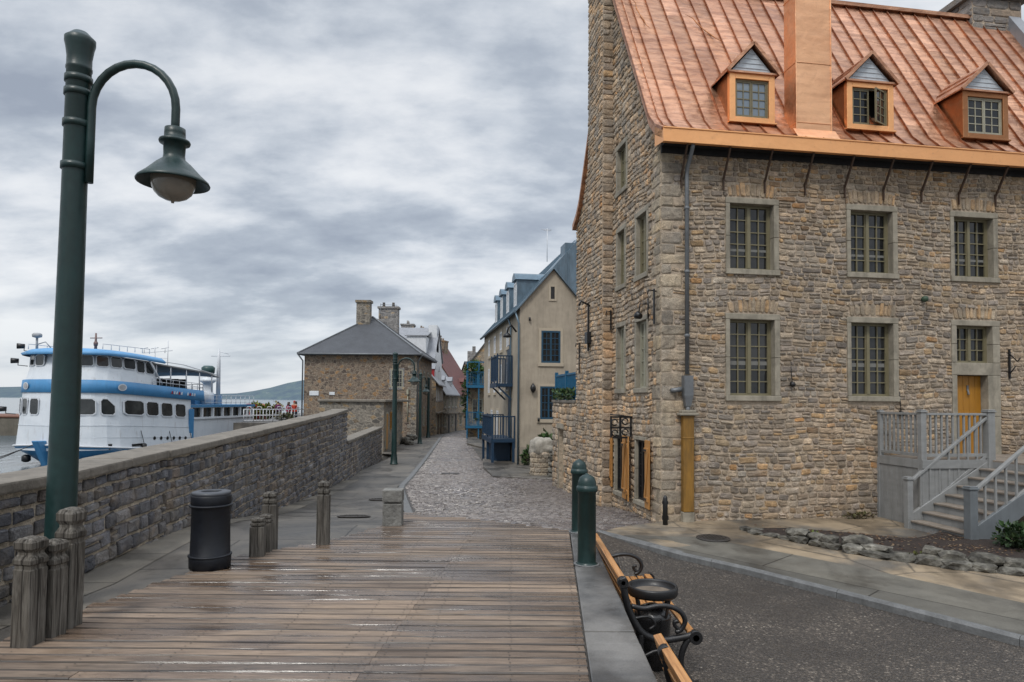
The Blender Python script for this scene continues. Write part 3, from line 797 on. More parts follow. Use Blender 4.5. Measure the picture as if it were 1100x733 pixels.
# corner stones shared by both faces
q = []; z = ZB; k = 0
while z < 6.9:
    h = rng.uniform(.19,.30); fa, ga = ((.50,.27) if k % 2 else (.28,.46)); q.append((z, min(z+h, 6.95), fa+rng.uniform(-.06,.06), ga+rng.uniform(-.05,.05))); z += h; k += 1
holes = UP + LOW + [DOOR]
def trim(hs, e=.0): return [(a+e, b-e, c+e, d-e) for a, b, c, d in hs]
backing(w, 0, FW, ZB, 7.0, trim(holes, .05))
masonry(w, .0, FW, ZB, 6.95, holes + [(a_+.05, b_-.05, d_, d_+.25) for a_, b_, c_, d_ in UP + LOW + [DOOR]] + [(-.01, fa, za, zb) for za, zb, fa, ga in q], rng, (.075,.150), (.09,.28), .024, PAL_HOUSE, None, wp, None, .022)
for za, zb, fa, ga in q:
    c = rng.choice(PAL_BIG); s = rng.uniform(.75,1.1); stone(w, 0, fa, za, zb, .022, rng, (c[0]*s,c[1]*s,c[2]*s), nowarp, .016, .6)
# relieving arches over the openings: stones set on edge
for a0, a1, z0, z1 in UP + LOW + [DOOR]:
    a = a0+.08; mid = (a0+a1)/2
    while a < a1-.1:
        wd = rng.uniform(.075,.13); c = rng.choice(PAL_GABLE); s = rng.uniform(.7,1.05); u = (a+wd/2-mid)/((a1-a0)/2); lift = .07*(1-u*u); hh = rng.uniform(.2,.27)
        lean = .22*u
        stone(w, a, min(a+wd, a1-.06), z1+.012, z1+hh+lift, .026, rng, (c[0]*s,c[1]*s*.97,c[2]*s*.9), lambda x_, z_: (x_+lean*(z_-z1), z_+lift*.3), .016); a += wd
w.M = GROT
gh = GW + BW
backing(w, -GD, 0, ZB, 12.3, trim(gh, .05), glim, .3)
CHI = (-4.5, -3.17, -2, 30)
masonry(w, -GD, 0, ZB, 12.25, gh + [CHI] + [(-ga, .01, za, zb) for za, zb, fa, ga in q], rng, (.09,.175), (.09,.25), .03, PAL_GABLE, None, mkwarp(.03), glim, .026)
for za, zb, fa, ga in q:
    c = rng.choice(PAL_BIG); s = rng.uniform(.8,1.15); stone(w, -ga, 0, za, zb, .022, rng, (c[0]*s,c[1]*s*.97,c[2]*s*.9), nowarp, .016, .6)
w.M = Matrix.Identity(4); w.mat = 1
w.poly([(FW,0,ZB),(FW,GD,ZB),(FW,GD,7.2),(FW,0,7.2)]); w.poly([(0,GD,ZB),(FW,GD,ZB),(FW,GD,7.2),(0,GD,7.2)])
w.poly([(FW,0.0,7.2),(FW,3.2,12.3),(FW,6.4,7.2)])
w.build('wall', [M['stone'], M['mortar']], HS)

# gable chimney breast carrying on above the roof
ch = MB(); s0, s1, pd, zt = 3.17, 4.5, .28, 14.6
ch.mat = 1; ch.box(-pd, .9, s0, s1, ZB, zt)
rng = random.Random(5)
ch.M = GROT
def sh(x): return Matrix.Translation((x, 0, 0))
ch.M = Matrix.Translation((-pd, 0, 0)) @ GROT
masonry(ch, -s1, -s0, ZB, zt, (), rng, (.09,.18), (.10,.32), .028, PAL_GABLE, None, mkwarp(.02), None, .018)
ch.M = Matrix.Translation((0, s0, 0))
masonry(ch, -pd, .02, ZB, 9.5, (), rng, (.14,.26), (.26,.40), .03, [(c[0]*.9,c[1]*.9,c[2]*.92) for c in PAL_GABLE], None, nowarp)
masonry(ch, -pd, .9, 9.5, zt, (), rng, (.12,.22), (.16,.36), .03, PAL_HOUSE, None, nowarp)
ch.M = Matrix.Identity(4); ch.mat = 1; ch.box(-pd-.08, .98, s0-.08, s1+.08, zt, zt+.16)
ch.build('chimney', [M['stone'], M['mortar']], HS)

# ---------------- roof
rf = MB(); rng = random.Random(9)
def rp(t, s, off=0, side=None):
    z = roof_z(s); ds = roof_z(s+.02)-roof_z(s-.02); n = Vector((0, -ds, .04)).normalized()
    return (t, s+n.y*off, z+n.z*off)
T0, T1, PW = -.13, 11.34, .405
nP = int(round((T1-T0)/PW)); PW = (T1-T0)/nP
ss = [-.42,-.2,0,.16,.33] + [lerp(.33,3.2,i/12) for i in range(1,13)]
for p in range(nP):
    t0, t1 = T0+p*PW, T0+(p+1)*PW
    cut = rng.random()*4
    rows = []
    for i, s in enumerate(ss):
        row = []
        for j in range(4):
            t_ = lerp(t0, t1, j/3); o = .010*mnoise.noise((t_*2.3, s*2.1, 3)) + .006*mnoise.noise((t_*7, s*6, 9)) + (.006 if 0 < j < 3 else 0)
            row.append(rf.av(rp(t_, s, o)))
        rows.append(row)
    for i, (a, b) in enumerate(zip(rows, rows[1:])):
        if (i + int(cut)) % 4 == 0 or i == 0: v = rng.uniform(.72,1.08); tint = rng.uniform(-.04,.05)
        rf.col = (v, v*(1-tint*.3), v*(1-tint)); rf.smooth = True
        for j in range(3): rf.af((a[j], a[j+1], b[j+1], b[j]))
rf.smooth = False; rf.col = (.60,.52,.47)
for p in range(nP+1):     # standing seams
    t = T0+p*PW; prev = None
    for s in [-.42,0,.33,1.0,1.7,2.4,3.18]:
        jt = rng.uniform(-.008,.008)
        r = [rf.av(rp(t+jt-.012, s, -.005)), rf.av(rp(t+jt-.008, s, .042)), rf.av(rp(t+jt+.008, s, .042)), rf.av(rp(t+jt+.012, s, -.005))]
        if prev:
            for k in range(3): rf.af((prev[k], prev[k+1], r[k+1], r[k]))
        else: rf.af(r)
        prev = r
# rear slope, verge strips, underside
rf.col = (.9,.9,.9)
back = [3.2,6.07,6.42,6.85]
for a, b in zip(back, back[1:]): rf.poly([(T0,a,roof_z(a)),(T1,a,roof_z(a)),(T1,b,roof_z(b)),(T0,b,roof_z(b))])
sv = [-.42,0,.33,1.2,2.2,3.2,4.2,5.2,6.07,6.42,6.85]
for a, b in zip(sv, sv[1:]):
    za, zb = roof_z(a), roof_z(b)
    rf.poly([(T0,a,za),(T0,b,zb),(T0,b,zb-.17),(T0,a,za-.17)]); rf.poly([(T0,a,za-.17),(T0,b,zb-.17),(T0+.22,b,zb-.17),(T0+.22,a,za-.17)])
    rf.box(0,0,0,0,0,0) if False else None
# raised verge roll
for a, b in zip(sv[:6], sv[1:6]):
    rf.bar((T0+.03, a, roof_z(a)+.03), (T0+.03, b, roof_z(b)+.03), .07, .06)
    rf.bar((T0+.20, a, roof_z(a)+.02), (T0+.20, b, roof_z(b)+.02), .03, .06)
rf.bar((T0, 3.2, 12.48), (T1, 3.2, 12.48), .22, .10)
roof = rf.build('roof', M['copper_roof'], HS)
# lifted torn seams near the verge
for (ta, sa, tb, sb) in ((.30,2.05,.52,2.75),(1.6,1.9,2.3,2.5)):
    ts = MB(); pts = [rp(lerp(ta, tb, i/6)+.03*sin(i*2.1), lerp(sb, sa, i/6), .05+.03*sin(i*1.3)) for i in range(7)]
    ts.tube(pts, [.003,.012,.016,.012,.018,.010,.003], 5); ts.build('torn_seam', M['copper_dark'], roof)

fa = MB()   # box gutter / fascia
fa.box(T0, T1, -.47, -.425, 6.92, 7.19); fa.box(T0, T1, -.49, -.425, 7.185, 7.215); fa.box(T0, T1, -.425, -.38, 6.92, 6.96)
fa.poly([(T0,-.425,7.19),(T0,-.425,6.92),(T0,.0,6.98),(T0,.0,7.40)])
fa.build('gutter', M['copper'], HS, bevel=.008)
so = MB(); so.box(.0, T1, -.424, .02, 6.99, 7.03); so.box(0, FW, -.05, -.002, 6.86, 6.985)  # soffit and dark wall-top board, eave shadow put into their colour
so.build('shaded_soffit', M['dark_int'], HS)
k = 0; t_ = .40
while t_ < 11.3:
    b = MB(); b.bar((t_, -.40, 6.93), (t_+.02, -.045, 6.36), .035, .035); b.bar((t_+.02, -.05, 6.42), (t_+.02, -.05, 6.15), .04, .025)
    b.build('eave_bracket', M['brown_iron'], HS); t_ += .915

# ---------------- copper clad box chimney
bc = MB(); zt = 14.3
bc.box(3.06,3.88,.08,.54,7.2,zt); 
for z in (7.75, 9.05, 10.55, 12.1, 13.5): bc.box(3.05,3.89,.068,.552,z,z+.02)
bc.box(3.05,3.075,.066,.10,7.2,zt); bc.box(3.865,3.89,.066,.10,7.2,zt); bc.box(3.0,3.94,.02,.60,zt,zt+.12)
bc.poly([(2.98,-.12,roof_z(-.12)+.02),(3.96,-.12,roof_z(-.12)+.02),(3.96,.078,7.62),(2.98,.078,7.62)])
bc.build('chimney', M['copper_pale'], HS, bevel=.006)
# stone ridge chimney at the far end + copper capped firewall
c2 = MB(); c2.mat = 1; c2.box(10.2,11.75,3.03,4.0,10.9,13.0)
rng = random.Random(6); c2.M = Matrix.Translation((0,3.03,0)); masonry(c2,10.2,11.75,11.6,13.0,(),rng,(.16,.26),(.3,.6),.03,[(.20,.19,.185),(.25,.24,.23),(.16,.155,.15)])
c2.M = Matrix.Translation((10.2,0,0)) @ GROT; masonry(c2,-4.0,-3.03,11.6,13.0,(),rng,(.16,.26),(.3,.6),.03,[(.20,.19,.185),(.25,.24,.23),(.16,.155,.15)])
c2.M = Matrix.Identity(4); c2.mat = 0; c2.col = (.22,.21,.2); c2.box(10.06,11.9,2.89,4.14,13.003,13.18)
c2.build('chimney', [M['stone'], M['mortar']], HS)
fwl = MB()
for a, b in zip(sv[:6], sv[1:6]): fwl.bar((11.5,a,roof_z(a)+.14),(11.5,b,roof_z(b)+.14),.36,.3)
for a, b in zip(sv[5:], sv[6:]): fwl.bar((11.5,a,roof_z(a)+.14),(11.5,b,roof_z(b)+.14),.36,.3)
fwl.build('verge', M['roof_white'], HS)

# ---------------- dormers
def dormer(t0, t1, z0, z1, za, state):
    s = .35; tm = (t0+t1)/2
    d = MB(); d.col = (1,1,1)
    def sr(z): return .33 + (z-7.72)/1.648
    ze = z1+.03
    a_ = [d.av(p) for p in ((t0,s,7.7),(t0,s,ze),(t0,sr(ze)+.02,ze),(t1,s,7.7),(t1,s,ze),(t1,sr(ze)+.02,ze))]; d.af(a_[:3]); d.af(a_[3:]); d.af((a_[1],a_[4],a_[5],a_[2]))
    for k in range(1,4):
        x = lerp(s, sr(ze), k/4)
    dr = d.build('dormer', M['copper_dark'], HS)
    f = MB(); b = .125
    f.box(t0-.01,t0+b,s-.05,s+.06,z0,z1); f.box(t1-b,t1+.01,s-.05,s+.06,z0,z1)
    f.box(t0+b,t1-b,s-.048,s+.06,z1-.12,z1); f.box(t0+b,t1-b,s-.048,s+.06,z0,z0+.10); f.box(t0-.04,t1+.04,s-.09,s+.05,z0-.04,z0)
    f.build('frame', M['copper'] if state != 'c' else M['copper_dark'], dr, bevel=.006)
    g = MB(); g.prism([(t0+.02,s-.02,z1+.025),(t1-.02,s-.02,z1+.025),(tm,s-.02,za-.05)], (0,.05,0))
    for k in range(1,5):
        z = lerp(z1+.03, za-.06, k/5); hw = (t1-t0)/2*(1-k/5)-.03; g.box(tm-hw, tm+hw, s-.032, s-.02, z-.008, z+.012)
    g.build('gable_board', M['clap'], dr)
    r = MB(); ov = .09
    for sg in (-1, 1):
        te = t0-ov if sg < 0 else t1+ov
        zr, zl = za+.02, z1-.01
        a = (te, s-.12, zl); b_ = (tm, s-.12, zr); c = (tm, sr(zr)+.05, zr); e = (te, sr(zl)+.05, zl)
        r.prism([a, b_, c, e], (0,0,.035))
        r.bar((te, s-.125, zl+.015), (tm, s-.125, zr+.02), .03, .07, up=(0,0,1))
        for kk in (.33, .66):
            p1 = Vector(a).lerp(Vector(b_), kk); p2 = Vector(e).lerp(Vector(c), kk); r.bar(p1+Vector((0,0,.045)), p2+Vector((0,0,.045)), .025, .04)
    r.bar((t0-.06,s-.07,z1+.012),(t1+.06,s-.07,z1+.012),.06,.04)
    r.build('dormer_roof', M['copper_roof'], dr)
    wn = MB(); i0, i1, j0, j1 = t0+b, t1-b, z0+.10, z1-.12; y = s+.005
    m = (i0+i1)/2; mt = 'olive'
    def leaf(mb, gl_, p, q, ang, hinge):
        M0 = Matrix.Translation((hinge, y, 0)) @ Matrix.Rotation(ang, 4, 'Z') @ Matrix.Translation((-hinge, -y, 0))
        mb.M = M0; gl_.M = M0; st = .03
        mb.box(p, p+st, y, y+.035, j0+.03, j1-.03); mb.box(q-st, q, y, y+.035, j0+.03, j1-.03); mb.box(p+st, q-st, y, y+.035, j0+.03, j0+.03+st); mb.box(p+st, q-st, y, y+.035, j1-.03-st, j1-.03)
        c = (p+q)/2; mb.box(c-.01, c+.01, y+.006, y+.03, j0+.03+st, j1-.03-st)
        for k in range(1,4):
            z = lerp(j0+.06, j1-.06, k/4); mb.box(p+st, q-st, y+.008, y+.028, z-.01, z+.01)
        gl_.poly([(p+st,y+.02,j0+.05),(q-st,y+.02,j0+.05),(q-st,y+.02,j1-.05),(p+st,y+.02,j1-.05)])
    gp = MB()
    wn.box(i0,i0+.03,y-.01,y+.05,j0,j1); wn.box(i1-.03,i1,y-.01,y+.05,j0,j1); wn.box(i0+.03,i1-.03,y-.01,y+.05,j0,j0+.03); wn.box(i0+.03,i1-.03,y-.01,y+.05,j1-.03,j1)
    leaf(wn, gp, i0+.03, m-.004, 0, i0+.03); leaf(wn, gp, m+.004, i1-.03, radians(26) if state == 'b' else 0, i1-.03)
    o = wn.build('window', M[mt] if state != 'c' else M['drab'], dr)
    gp.M = Matrix.Identity(4)
    ob = gp.build('pane', M['glass_lt'] if state == 'a' else M['glass'], dr)
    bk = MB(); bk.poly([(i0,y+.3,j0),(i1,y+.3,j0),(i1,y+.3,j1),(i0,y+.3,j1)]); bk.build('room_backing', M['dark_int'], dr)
    return dr
dormer(1.67,2.69,7.79,8.83,9.45,'a'); dormer(4.42,5.54,7.83,8.87,9.49,'b'); dormer(7.30,8.46,7.83,8.89,9.50,'c'); dormer(10.12,11.2,7.83,8.89,9.5,'c')

# ---------------- windows and door
for i, (a, b, c, d) in enumerate(UP): window(HS, a, b, c, d, 5, reflect_strip=(4.95,5.0) if i < 3 else False)
for i, (a, b, c, d) in enumerate(LOW): window(HS, a, b, c, d, 6, reflect_strip=(2.57,2.65) if i < 2 else False, br=.12)
for i, (a, b, c, d) in enumerate(GW): window(HS, a, b, c, d, 5 if i != 4 else 4, GROT, .10, .10, .11, .11, 'drab' if i in (2,3) else 'olive', rec=.07)
for a, b, c, d in BW: window(HS, a, b, c, d, 5, GROT, .07, .07, .08, .10, 'iron', 'limestone', rec=.04)
# shutters folded back beside the cellar windows
def shutter(a0, a1, z0, z1, ang=8):
    m = MB(GROT @ Matrix.Translation((a0, -.045, 0)) @ Matrix.Rotation(radians(-ang), 4, 'Z')); wd = a1-a0
    for k in range(3): m.box(wd*k/3+.003, wd*(k+1)/3-.003, -.03, 0, z0, z1)
    for z in (z0+.15, z1-.25): m.box(.01, wd-.01, -.052, -.03, z, z+.09)
    m.bar((.05,-.042,z0+.24),(wd-.05,-.042,z1-.25),.02,.08)
    o = m.build('shutter', M['shutter'], HS, bevel=.004)
    h = MB(m.M)
    for z in (z0+.19, z1-.21): h.box(-.02, wd*.6, -.062, -.052, z-.02, z+.02)
    h.build('strap_hinge', M['iron'], o)
shutter(-.73,-.40,-.44,.98,5); shutter(-1.86,-1.53,-.44,1.0,16); shutter(-2.22,-1.90,-.44,1.0,5); shutter(-3.16,-2.99,-.3,1.0,4)
# door with transom light
a0, a1, z0, z1 = DOOR
tw = window(HS, a0, a1, 2.42, z1, 3, None, .12, .18, .12, .27, sill=.0)
j = MB()
j.box(a0,a0+.12,-.032,.3,.66,1.5); j.box(a0,a0+.12,-.03,.3,1.505,2.415); j.box(a1-.31,a1,-.03,.3,.66,1.52); j.box(a1-.31,a1,-.034,.3,1.525,2.415); j.box(a0+.12,a1-.31,-.05,.3,.60,.70)
d = MB(); n = 5
for k in range(n): d.box(lerp(6.745,7.495,k/n)+.003, lerp(6.745,7.495,(k+1)/n)-.003, .16,.20,.70,2.41)
dr = d.build('door', M['ochre'], HS, bevel=.004); j.build('surround', M['limestone'], dr, bevel=.012, seg=2)
hd = MB(); hd.tube([(7.15,.14,2.12),(7.17,.125,2.0),(7.13,.125,2.0),(7.15,.14,2.12)],.012,6); hd.box(7.13,7.17,.14,.16,2.08,2.2); hd.build('door_knocker', M['zinc'], dr)

# rain pipe with timber casing
pp = MB()
pp.tube([(.52,-.40,6.95),(.52,-.36,6.85),(.52,-.12,6.55),(.52,-.09,6.4),(.52,-.09,2.35)],.042,10)
for z in (5.7,4.4,3.1): pp.lathe([(.05,0),(.055,.01),(.055,.05),(.05,.06)],(.52,-.09,z),10)
pp.tube([(.40,-.09,2.05),(.25,-.09,2.02),(.22,-.02,2.02)],.05,8)
pp.box(.43,.62,-.17,-.02,1.92,2.32); pp.prism([(.43,-.17,1.92),(.62,-.17,1.92),(.58,-.14,1.70),(.48,-.14,1.70)],(0,.12,0))
pp.tube([(.53,-.09,1.72),(.53,-.10,1.58)],.045,8)
pp.build('downpipe', M['zinc'], HS, bevel=0)
cs = MB(); cs.box(.41,.635,-.17,-.03,-.40,1.52); cs.box(.405,.64,-.176,-.03,1.05,1.09); cs.build('pipe_casing', M['casing'], HS, bevel=.01)
cs = MB(); cs.box(.32,.72,-.22,-.02,1.52,1.57); cs.box(.37,.67,-.2,-.02,1.57,1.63); cs.build('casing_cap', M['limestone'], HS, bevel=.01)

cs = MB(); cs.box(.40,.645,-.16,-.03,-.75,-.403); cs.build('casing_foot', M['limestone'], HS, bevel=.01)
# ironwork on the walls: flood lamp, tie bars, anchor plates, wall hooks
def lamp_on_gable(s, z):
    m = MB(); m.tube([(0,s,z+.3),(-.22,s,z+.3),(-.24,s,z+.12)],.014,6); m.tube([(-.24,s-.09,z+.02),(-.27,s-.02,z+.06),(-.3,s+.05,z+.03)],[.06,.085,.05],10); m.tube([(-.04,s,z),(-.04,s,z+.42)],.016,6)
    return m.build('wall_lamp', M['iron'], HS)
lamp_on_gable(.62, 3.55)
for s, z0, z1, pr in ((.17,3.38,4.1,.10),(3.12,3.55,4.05,.08),(6.2,2.6,3.5,.06)):
    m = MB(); m.bar((-.05-pr*.3,s,z0),(-.05-pr*.3,s,z1),.04,.03); m.tube([(-.03,s,z1-.05),(-pr-.1,s,z1-.02),(-pr-.12,s,z1-.12)],.014,6); m.build('tie_iron', M['iron'], HS)
m = MB(); m.bar((-.35,4.2,3.1),(-.35,4.2,4.35),.05,.04); m.tube([(-.3,4.2,4.3),(-.55,4.2,4.42),(-.6,4.2,4.3)],.03,6); m.box(-.42,-.3,4.05,4.3,3.3,3.6); m.build('tie_iron', M['iron'], HS)
m = MB(); m.lathe([(.0,-.07),(.055,-.05),(.075,0),(.055,.05),(0,.07)],(5.92,-.09,4.04),12); m.tube([(5.92,-.09,4.04),(5.92,0,4.04)],.02,6); m.build('wall_float', paint('mossy_green',(.03,.06,.035),.6), HS)
for t, z in ((2.83,2.22),(5.36-.02,1.62)):
    m = MB(); m.lathe([(0,-.06),(.05,-.04),(.06,0),(.045,.04),(0,.06)],(t,-.08,z-.05),10); m.tube([(t,-.06,z),(t-.02,-.05,z+.42)],.008,5); m.tube([(t,-.07,z),(t,-.01,z)],.015,5); m.build('wall_float', M['iron'], HS)
m = MB(); m.bar((8.02,-.05,2.35),(8.02,-.05,3.0),.04,.03); m.tube([(8.02,-.05,2.9),(8.02,-.25,2.72),(8.02,-.32,2.8)],.014,6); m.tube([(8.02,-.05,2.45),(8.02,-.2,2.62)],.012,6); m.build('wall_hook', M['iron'], HS)

# pierced iron sign hung from the gable between the cellar windows
sg = MB(Matrix.Translation((3.0,13.5,0)) @ Matrix.Rotation(radians(9),4,'Z'))
def plate(t0,t1,z0,z1,s=1.62): sg.box(t0,t1,s-.012,s+.012,z0,z1)
plate(-.55,-.04,1.42,1.46); plate(-.55,-.51,.98,1.46); plate(-.09,-.05,1.0,1.46); plate(-.55,-.04,1.18,1.22); plate(-.34,-.29,1.0,1.46); plate(-.5,-.1,.96,1.0)
for a, b in ((-.45,1.32),(-.2,1.34),(-.44,1.08),(-.2,1.1)):
    sg.tube([(a+.07*cos(k*pi/4),1.62,b+.07*sin(k*pi/4)) for k in range(8)],.018,5)
sg.tube([(0.02,1.62,1.44),(-.55,1.62,1.5)],.014,5)
tag(sg.build('iron_sign', M['iron']), 'small pierced black iron sign bracketed above the ochre cellar shutters', 'sign')
# ------------------------------------------------------------------ timber stair and landing at the ochre door (house frame)
ST = thing('timber_staircase', 'grey painted timber staircase and railed landing at the ochre door', 'staircase', (3.0, 13.5, 0), radians(9))
LZ = .70; zb = -.60; LF = -1.26; SF = -2.70; tN = 6.29; tB = 4.52; TL = 4.81
n = 8; rise = (LZ - zb)/n; run = (tN - tB)/(n-1)
m = MB()
for k in range(12): m.box(TL, 8.6, lerp(LF,0,k/9)+.004 if k < 9 else 0, lerp(LF,0,(k+1)/9)-.004 if k < 9 else 0, LZ-.04, LZ) if k < 9 else None
for k in range(10): m.box(tN, 8.6, lerp(SF,LF,k/10)+.004, lerp(SF,LF,(k+1)/10)-.004, LZ-.042, LZ-.002)
m.box(TL+.02, 8.58, LF+.02, LF+.06, LZ-.2, LZ-.045); 
m.build('landing', M['tread'], ST, bevel=.004)
m = MB()   # board skirt below the landing side and front
for k in range(9): m.box(TL, TL+.03, lerp(LF,-.02,k/9)+.003, lerp(LF,-.02,(k+1)/9)-.003, zb-.15, LZ-.17)
for k in range(11): m.box(lerp(TL,tN,k/11)+.003, lerp(TL,tN,(k+1)/11)-.003, LF+.0, LF+.03, zb-.15, LZ-.17)
m.box(TL-.02, TL+.035, -.08, -.0, zb-.1, LZ-.05); m.box(TL-.018, TL+.0, LF-.01, -.085, LZ-.165, LZ+.004); m.box(TL-.018, tN, LF-.03, LF-.003, LZ-.165, LZ+.004)
m.build('skirt', M['stair_grey'], ST, bevel=.003)
for k in range(n-1):
    m = MB(); t0 = tB + k*run; z = zb + (k+1)*rise
    m.box(t0-.03, t0+run, SF+.045, LF-.045, z-.035, z); m.build('tread', M['tread'], ST, bevel=.006)
m = MB()
for k in range(n): t0 = tB+k*run; m.box(t0, t0+.02, SF+.05, LF-.05, zb+k*rise-.05, zb+(k+1)*rise-.037)
m.build('risers', M['stair_grey'], ST)
for y in (LF, SF):
    m = MB(); e = .035
    m.prism([(tB-.08,y-e,zb-.06),(tB+.16,y-e,zb-.06),(tN+.05,y-e,LZ-.30),(tN+.05,y-e,LZ+.04),(tB-.05,y-e,zb+.24)], (0,2*e,0)); m.build('stringer', M['stair_grey'] if y == LF else M['stair_dark'], ST, bevel=.006)
def newel(t, y, z0, z1, mat='stair_grey', w=.115):
    m = MB(); h = w/2; m.box(t-h,t+h,y-h,y+h,z0,z1-.05); m.box(t-h-.018,t+h+.018,y-h-.018,y+h+.018,z1-.05,z1-.02); m.box(t-h-.004,t+h+.004,y-h-.004,y+h+.004,z1-.02,z1+.005); m.build('newel_post', M[mat], ST, bevel=.006)
newel(tB-.02, LF, zb-.1, zb+.98); newel(tB-.02, SF, zb-.1, zb+.98, 'stair_dark', .15); newel(tN, LF, zb, LZ+.98, w=.15); newel(tN, SF, zb, LZ+.98)
newel(TL+.04, LF+.05, zb, LZ+.97); newel(TL+.04, -.06, LZ-.15, LZ+.95, w=.085); newel(8.55, SF, zb-.1, LZ+.98); newel(8.55, -.08, LZ-.1, LZ+.95, w=.085)
def balus(name, a, b, z0a, z0b, h, n_, mat='stair_grey', shoe=.0):
    m = MB(); a = Vector(a); b = Vector(b)
    m.bar(a+Vector((0,0,z0a+h)), b+Vector((0,0,z0b+h)), .075, .045); m.bar(a+Vector((0,0,z0a+.06)), b+Vector((0,0,z0b+.06)), .05, .06)
    for k in range(1, n_):
        p = a.lerp(b, k/n_); z = lerp(z0a, z0b, k/n_); m.bar(p+Vector((0,0,z+.05)), p+Vector((0,0,z+h-.01)), .036, .036, up=(1,0,0))
    m.build(name, M[mat], ST, bevel=.003)
balus('railing', (TL+.04,-.10,0), (TL+.04,LF+.10,0), LZ+.03, LZ+.03, .86, 9)
balus('railing', (TL+.10,LF+.05,0), (tN-.07,LF,0), LZ+.03, LZ+.03, .86, 11)
balus('stair_railing', (tB+.03,LF,0), (tN-.07,LF,0), zb+.10, LZ+.02, .80, 8)
balus('stair_railing', (tB+.05,SF,0), (tN-.05,SF,0), zb+.10, LZ+.02, .80, 8, 'stair_grey')
balus('railing', (tN+.06,SF,0), (8.5,SF,0), LZ+.03, LZ+.03, .86, 16)
balus('railing', (8.55,SF+.06,0), (8.55,-.1,0), LZ+.03, LZ+.03, .86, 17)

# bed of soil with a rubble edging in front of the stair
BD = [(4.35,12.75),(4.55,12.2),(5.1,11.55),(5.4,11.08),(5.95,10.55),(6.5,10.15),(7.1,9.85),(7.9,9.5),(9.2,9.0),(11,8.6),(11.6,9.4),(11.2,13.0),(8.6,12.7),(7.7,12.3),(7.0,11.75),(6.35,11.4),(5.75,11.6),(5.25,12.1),(4.75,12.6)]
mb = MB(); mb.smooth = True
cxx, cyy = 7.5, 11.3; cen = mb.av((cxx, cyy, -.50)); rings = []
for k in (1, .8, .5, .25):
    ring = []
    for i in range(len(BD)):
        for f in (0, .5):
            a, b = BD[i], BD[(i+1) % len(BD)]
            x, y = lerp(a[0], b[0], f), lerp(a[1], b[1], f)
            x, y = cxx+(x-cxx)*k, cyy+(y-cyy)*k
            ring.append(mb.av((x, y, zside(x, y) + (.02 if k == 1 else .09) + .03*mnoise.noise((x*3, y*3, 0)))))
    rings.append(ring)
N_ = len(rings[0])
for a, b in zip(rings, rings[1:]):
    for j in range(N_): mb.af((a[j], a[(j+1) % N_], b[(j+1) % N_], b[j]))
for j in range(N_): mb.af((rings[-1][j], rings[-1][(j+1) % N_], cen))
rng = random.Random(51); mb.mat = 1; mb.smooth = False
for _ in range(1100):
    k = rng.uniform(.1,.96); i = rng.randrange(len(BD)); a, b = BD[i], BD[(i+1) % len(BD)]; f = rng.random()
    x, y = lerp(a[0], b[0], f), lerp(a[1], b[1], f); x, y = cxx+(x-cxx)*k, cyy+(y-cyy)*k
    z = zside(x, y) + .10; c = rng.choice([(.07,.035,.02),(.11,.06,.03),(.16,.10,.055),(.05,.03,.02),(.22,.17,.11)]); mb.col = c; r_ = rng.uniform(.015,.035); an = rng.random()*6.3
    d1 = Vector((cos(an), sin(an), rng.uniform(-.3,.3)))*r_; d2 = Vector((-sin(an), cos(an), rng.uniform(-.3,.3)))*r_*.55; p = Vector((x,y,z))
    mb.poly([p-d1, p+d2, p+d1, p-d2])
structure(mb.build('soil_bed', [M['soil'], M['leaf']]))

def rock(mb, c, sx, sy, sz, rz, rng, sub=2):
    bm = bmesh.new(); bmesh.ops.create_icosphere(bm, subdivisions=sub, radius=1)
    off = rng.random()*50; A = Matrix.Translation(c) @ Matrix.Rotation(rz,4,'Z') @ Matrix.Diagonal((sx,sy,sz,1))
    base = len(mb.v)
    s = rng.uniform(.6,1.25); mb.col = (s,s,s)
    for v in bm.verts:
        p = v.co.copy(); mxx = max(abs(p.x),abs(p.y),abs(p.z)); p = p.lerp(p/mxx*.84, .78)
        p *= 1 + .30*mnoise.noise(p*1.3+Vector((off,0,0))) + .16*mnoise.noise(p*4+Vector((off,3,0)))
        mb.av(A @ p)
    for f in bm.faces: mb.af([base+v.index for v in f.verts])
    bm.free()
t = NT('lichened_rock'); c = t.coord('Object'); n1 = t.noise(c, 6, 6, .65); n2 = t.noise(c, 22, 5, .65)
o = t.ramp(n1, [(.3,(.03,.028,.025)),(.48,(.10,.094,.08)),(.6,(.18,.17,.145)),(.75,(.36,.34,.30))])
o = t.mix(1., t.attr(), o, 'MULTIPLY'); o = t.mix(t.rng(n2, .6, .72, 0, .5), o, (.09,.10,.035))
M['lichen'] = t.fin(o, .85, 0, t.bump(t.math('ADD', n1, t.math('MULTIPLY', n2, .5)), .9, .03), .3)
mb = MB(); rng = random.Random(21)
line = BD[0:10]; 
for a, b in zip(line, line[1:]):
    L = sqrt((b[0]-a[0])**2+(b[1]-a[1])**2); n = max(1, int(L/.27)); ang = atan2(b[1]-a[1], b[0]-a[0])
    for i in range(n):
        x, y = lerp(a[0], b[0], (i+.5)/n), lerp(a[1], b[1], (i+.5)/n); g = zside(x, y); big = 1 if x > 5.0 else .6
        sx = L/n/2*rng.uniform(1.0,1.6); h = rng.uniform(.06,.105)*big
        rock(mb, (x+rng.uniform(-.04,.04), y+rng.uniform(-.04,.04), g+h*.55), sx, rng.uniform(.14,.2)*big, h, ang+rng.uniform(-.15,.15), rng)
        if x > 5.0 and rng.random() < .8: rock(mb, (x+.04+rng.uniform(-.08,.08), y+.07, g+h*1.35+.03), sx*rng.uniform(.6,1.3), rng.uniform(.11,.17), rng.uniform(.06,.10), ang+rng.uniform(-.3,.3), rng)
